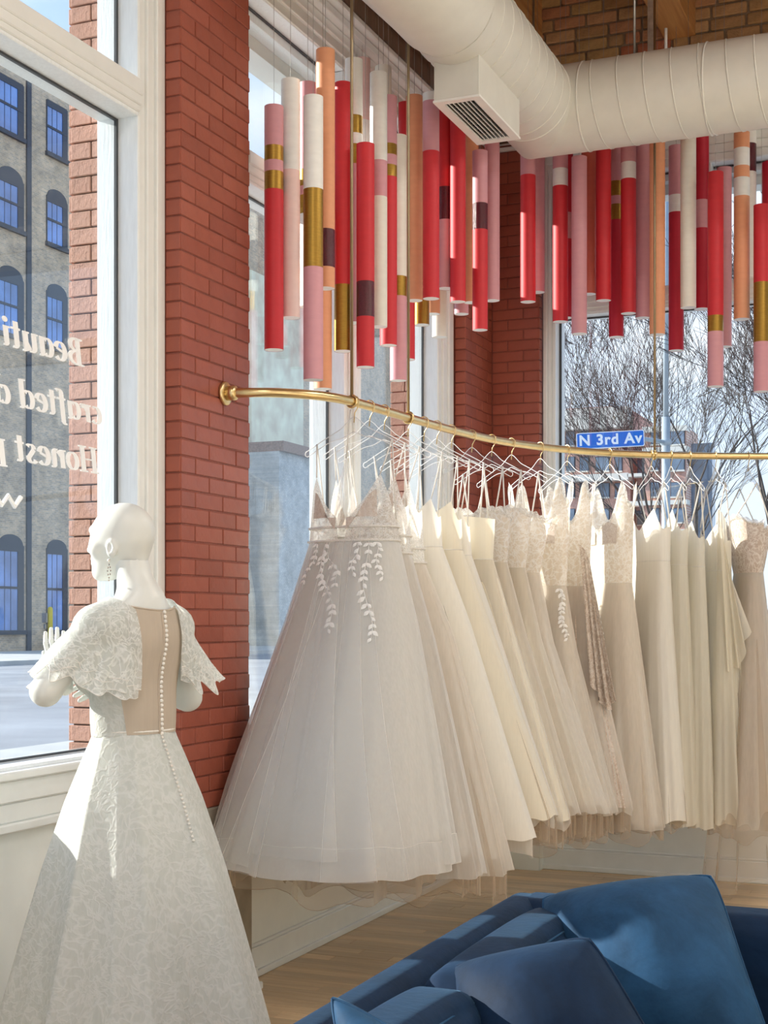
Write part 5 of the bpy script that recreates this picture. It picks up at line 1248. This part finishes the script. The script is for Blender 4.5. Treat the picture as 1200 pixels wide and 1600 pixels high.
# ------------------------------------------------------------------ across the street, left
M['greybrick'] = texbrick('grey_brick', (0.66, 0.49, 0.32), (0.44, 0.35, 0.26), (0.66, 0.56, 0.44), 2.2, (0, PI / 2, PI / 2))
M['stone'] = solid('pale_stone', (0.95, 0.82, 0.60), 0.9, var=0.25, scale=0.9, bump=0.5, bscale=5)
M['bluebrick'] = texbrick('blue_painted_brick', (0.66, 0.65, 0.60), (0.54, 0.55, 0.53), (0.38, 0.38, 0.37), 2.2, (0, PI / 2, PI / 2))
M['farglass'] = solid('far_glass_sky_tint', (0.10, 0.24, 0.58), 0.12, var=0.4, scale=0.6, spec=1.0)  # blue of the reflected sky is put into the base colour
M['farframe'] = solid('dark_window_frame', (0.05, 0.06, 0.08), 0.6)
M['sidewalk'] = solid('concrete_walk', (0.52, 0.51, 0.48), 0.9, var=0.12, scale=1.0, bump=0.2, bscale=8)
FX = -33.0
bld = thing('brick_building', 'grey brown brick building with arched windows across the left street', 'building', (FX, 60, GZ))
def fy(x): return atX(x, 900, FX).y
def fz(x, y): return atX(x, y, FX).z
MB().box(-20, fy(-90) - 60, 0, -0.35, 48, 26.2).build('wall', M['greybrick'], bld)
def facade_win(x0, x1, yt, yb, arch):
    a, b = fy(x0) - 60, fy(x1) - 60; z1, z0 = fz(x0, yt) - GZ, fz(x0, yb) - GZ; w = b - a
    f = MB().box(-0.40, a - .12, z0 - .18, -0.22, b + .12, z0).box(-.40, a - .06, z0, -.31, a, z1).box(-.40, b - w * .22, z0, -.31, b + .06, z1).box(-.40, a, (z0 + z1) / 2 - .05, -.30, b, (z0 + z1) / 2 + .05).box(-.4, a, z1 - .25, -.306, b, z1 + .03).build('window', M['farframe'], bld)
    m = MB().box(-.38, a, z0, -.335, b, z1); m.build('pane', M['farglass'], f)
    m = MB()
    for k in range(1, 3): m.box(-.34, a + w * k / 4 - .012, z0, -.325, a + w * k / 4 + .012, z1)
    m.build('glazing_bars', M['farframe'], f)
    if arch:
        n = 12; V = []; 
        for dd in (-.2, 0.0): V += [(dd, (a + b) / 2 - w / 2 * math.cos(PI * i / n), z1 + w * .28 * math.sin(PI * i / n)) for i in range(n + 1)]
        F = [tuple(range(n + 1)), tuple(range(n + 1, 2 * n + 2))[::-1]] + [(i, n + 1 + i, n + 2 + i, i + 1) for i in range(n)]
        MB().add([(v[0] * .4 - .31, v[1], v[2]) for v in V], F).build('arch_head', M['farframe'], f)
for (xa, xb) in ((-75, -48), (8, 46), (84, 114)):
    s_ = 0 if xa > -10 else 0
    dy = lambda y: 970 + (y - 970)                       # rows follow the vanishing point through the shared heights
    for (yt, yb, ar) in ((111, 196, 0), (268, 345, 1), (425, 515, 1), (850, 985, 1)):
        xr = 8; zt_, zb_ = fz(xr, yt), fz(xr, yb)
        zd = -(FX - CX) / (-(ray(xa)[0])); zc_ = (FX - CX) / ray(xa)[0]
        facade_win(xa, xb, HORIZON - (zt_ - EYE) * FPX / zc_, HORIZON - (zb_ - EYE) * FPX / zc_, ar)
MB().box(-.35, fy(56) - 60.2, 0, -.28, fy(56) - 59.9, 26).build('downpipe', M['farframe'], bld)
ann = thing('annex_building', 'pale stone building with blue painted brick base seen past the pier', 'building', (-31, 60, GZ))
def ay(x): return atX(x, 900, -31).y - 60
def az(x, y): return atX(x, y, -31).z - GZ
MB().box(-1.9, ay(393), 0, 0, ay(474), az(400, 425)).build('stone_wall', M['stone'], ann)
zz1 = az(400, 712)
MB().box(0.02, ay(380), 0, 2.0, ay(478), zz1).build('base_wall', M['bluebrick'], ann)
MB().box(-0.2, ay(380), zz1, 2.25, ay(478), zz1 + 0.5).build('coping', solid('clay_coping', (0.33, 0.20, 0.14), 0.8, var=.3), ann)
MB().box(1.9, ay(452), 0, 2.35, ay(478), zz1 * 0.70).build('doorway', M['farframe'], ann)
# sidewalk, curb and bollard
o = MB().box(FX, -10, GZ, -24.5, 150, GZ + 0.14).build('sidewalk', M['sidewalk']); tag(o, kind='structure')
o = MB().box(-6.0, -40, GZ, -0.31, 150, GZ + 0.10).build('sidewalk_near', M['sidewalk']); tag(o, kind='structure')
bp_ = at(78.5, 1021, 58.0); BZ = GZ + 0.14
bol = thing('bollard', 'yellow bollard with a small grey meter box on the far sidewalk', 'bollard', (bp_.x, bp_.y, BZ))
MB().tube([(0, 0, 0), (0, 0, 1.72), (0, 0, 1.80)], [0.105, 0.105, 0.06], 16).build('post', solid('yellow_paint', (0.72, 0.56, 0.06), 0.5), bol, True)
MB().box(-0.28, -.2, 1.15, -.02, -.09, 1.55).box(-.2, -.2, 0.9, -.08, -.09, 1.1).build('meter_box', M['steel'], bol, bevel=.02)

# ------------------------------------------------------------------ behind the back window: apartments, sign, pole, trees
BYY = 150.0
M['aptbrick'] = texbrick('apartment_brick', (0.62, 0.34, 0.26), (0.55, 0.28, 0.22), (0.66, 0.52, 0.45), 1.2, (PI / 2, 0, 0))
M['aptband'] = solid('stone_band', (0.72, 0.70, 0.64), 0.8, var=.06)
M['aptglass'] = solid('apartment_glass', (0.16, 0.22, 0.30), 0.1, var=.4, scale=.5, spec=1.0)
apt = thing('apartment_building', 'red brick apartment building with pale bands behind the back window', 'building', (40, BYY, GZ))
def q_(x, y, dY=0.0): p = atY(x, y, BYY + dY); return p.x - 40, p.z - GZ
def slab(name, x0, y0, x1, y1, d0, d1, mat, par=None):
    a, zt = q_(x0, y0); b, zb = q_(x1, y1); return MB().box(a, d0, max(0, zb), b, d1, zt).build(name, mat, par or apt)
slab('wall', 800, 650, 985, 990, 0, 12, M['aptbrick']); slab('penthouse', 878, 636, 950, 652, 1.5, 3, M['aptbrick']); slab('balcony_wall', 985, 688, 1010, 990, 3, 4, M['aptbrick']); slab('wing', 1010, 672, 1075, 990, -1, 6, M['aptbrick']); slab('glass_wing', 1075, 690, 1108, 990, 2, 4, M['aptglass'])
for (x0, y0, x1, y1) in ((800, 648, 986, 653), (800, 664, 986, 669), (985, 690, 1012, 695), (1008, 670, 1077, 675), (1008, 702, 1077, 707), (985, 742, 1012, 746), (800, 748, 986, 751), (985, 785, 1077, 789), (985, 830, 1077, 833)):
    slab('stone_band', x0, y0, x1, y1, -1.5, 0.5, M['aptband'])
for x0, x1 in ((812, 826), (838, 850), (886, 898), (907, 920), (932, 952), (962, 972), (988, 1006), (1021, 1033), (1052, 1072)):
    for yt in (675, 715, 756, 796, 838):
        if x0 == 988 and yt < 700: continue
        d = 3 if x0 == 988 else (-1 if x0 > 1010 else 0)
        f = slab('window', x0 - 1, yt - 1, x1 + 1, yt + 22, d - 0.15, d + .05, M['farframe']); slab('pane', x0, yt, x1, yt + 20.5, d - .25, d - .1, M['aptglass'], f); slab('sill', x0 - 1, yt + 21.5, x1 + 1, yt + 23, d - .4, d, M['aptband'], f)
# street sign
spz = 20.0
c0, c1 = at(901, 701, spz), at(1006, 673, spz); sw = 0.5 * 105 * spz / FPX; shh = 0.5 * 24 * spz / FPX
cen = at(953.5, 687, spz); ang = TH + math.radians(-9)
sign = thing('street_sign', 'blue street sign reading N 3rd Av behind the back window', 'street sign', cen); sign.rotation_euler = (0, math.radians(-2.0), ang)
M['signblue'] = solid('sign_blue', (0.0, 0.15, 0.60), 0.45, var=.03); M['signwhite'] = solid('sign_white', (0.88, 0.90, 0.92), 0.45, var=.02)
def rrect(w, h, r, y0, y1):
    pts = []
    for cx, cz, a0 in ((w - r, h - r, 0), (-w + r, h - r, 90), (-w + r, -h + r, 180), (w - r, -h + r, 270)):
        pts += [(cx + r * math.cos(math.radians(a0 + 15 * i)), cz + r * math.sin(math.radians(a0 + 15 * i))) for i in range(7)]
    n = len(pts); return [(x, y0, z) for x, z in pts] + [(x, y1, z) for x, z in pts], [tuple(range(n))[::-1], tuple(range(n, 2 * n))] + [(i, (i + 1) % n, n + (i + 1) % n, n + i) for i in range(n)]
MB().add(*rrect(sw, shh * 1.06, .025, -0.003, 0.003)).build('border', M['signwhite'], sign); MB().add(*rrect(sw - .011, shh * 1.06 - .011, .020, -0.005, -0.001)).build('plate', M['signblue'], sign)
def text(body, size, name, mat, parent, loc, off=0.0, ext=0.002):
    cu = bpy.data.curves.new(name, 'FONT'); cu.body = body; cu.size = size; cu.align_x = 'CENTER'; cu.align_y = 'CENTER'; cu.offset = off; cu.extrude = ext; cu.space_character = 1.12
    tmp = bpy.data.objects.new(name, cu); COL.objects.link(tmp); dg = bpy.context.evaluated_depsgraph_get(); me = bpy.data.meshes.new_from_object(tmp.evaluated_get(dg)); bpy.data.objects.remove(tmp)
    me.materials.clear(); me.materials.append(mat); o = bpy.data.objects.new(name, me); link(o, parent); o.location = loc; o.rotation_euler = (PI / 2, 0, 0); return o
text('N 3rd Av', 0.205, 'lettering', M['signwhite'], sign, (0, -0.0065, 0.0), 0.0065)
pp = at(1040.5, 970, 20.3)
pole = thing('street_pole', 'grey steel street pole beside the blue street sign', 'pole', (pp.x, pp.y, GZ))
zj = EYE + (HORIZON - 652) * 20.3 / FPX - GZ; M['polegrey'] = solid('pole_grey', (0.36, 0.42, 0.47), 0.5, .2)
MB().tube([(0, 0, 0), (0, 0, zj)], 0.062, 16).build('lower_shaft', M['polegrey'], pole, True); MB().tube([(0, 0, zj), (0, 0, 7.5)], 0.040, 16).build('upper_shaft', M['polegrey'], pole, True)
m = MB(); zc_ = cen.z - GZ; m.tube([(0, 0, zc_), (cen.x + sw * math.cos(ang) - pp.x, cen.y + sw * math.sin(ang) - pp.y, zc_)], 0.03, 8); m.build('sign_arm', M['polegrey'], pole, True)
MB().ball((0, 0, zc_), (.09, .09, .07), 10, 7).build('arm_clamp', M['polegrey'], pole, True)
M['bark'] = solid('tree_bark', (0.060, 0.048, 0.045), 0.9, var=.3, scale=20, bump=.4)
def tree(label, px, z, height, lean, seed, levels=7, r0=0.13):
    rs = random.Random(seed); p = at(px, 970, z); root = thing('bare_tree', label, 'tree', (p.x, p.y, GZ), 'bare winter trees behind the back window')
    tm, bm = MB(), MB()
    def grow(p, d, L, r, lv):
        m = tm if lv >= levels - 1 else bm; pts = [p]; rr = [r]; q = Vector(p); dd = Vector(d); ns = 4
        for i in range(ns):
            dd = (dd + Vector((rs.uniform(-1, 1), rs.uniform(-1, 1), rs.uniform(-.4, .8))) * 0.13).normalized(); q = q + dd * L / ns; pts.append(Vector(q)); rr.append(r * (1 - .38 * (i + 1) / ns))
        m.tube(pts, rr, 6 if lv > 4 else 3, False)
        if lv == 0: return
        nb_ = 3 if lv > 1 else 4
        for k in range(nb_):
            j = rs.choice((2, 3, 4)) if k else 4; ax = Vector((rs.uniform(-1, 1), rs.uniform(-1, 1), rs.uniform(-.3, .5))).normalized()
            nd = (dd + ax * rs.uniform(.35, .65)).normalized(); nd.z = max(nd.z, .05)
            grow(pts[j], nd, L * rs.uniform(.72, .90), max(rr[j] * rs.uniform(.55, .75), .0045), lv - 1)
    grow(Vector((0, 0, 0)), Vector(lean).normalized(), height * .20, r0, levels)
    tm.build('trunk', M['bark'], root, True); o = bm.build('branches', M['bark'], root, True); o['kind'] = 'stuff'; return root
tree('large bare tree spreading its twigs over the street sign', 1150, 27, 10.8, (-.28, 0, 1), 4, levels=7)
tree('bare tree with thick leaning trunk at the right frame edge', 1190, 23, 9.5, (.04, .05, 1), 9, levels=7)
tree('slender bare tree behind the grey street pole', 1112, 34, 13, (-.45, 0, 1), 14, levels=6, r0=.10)
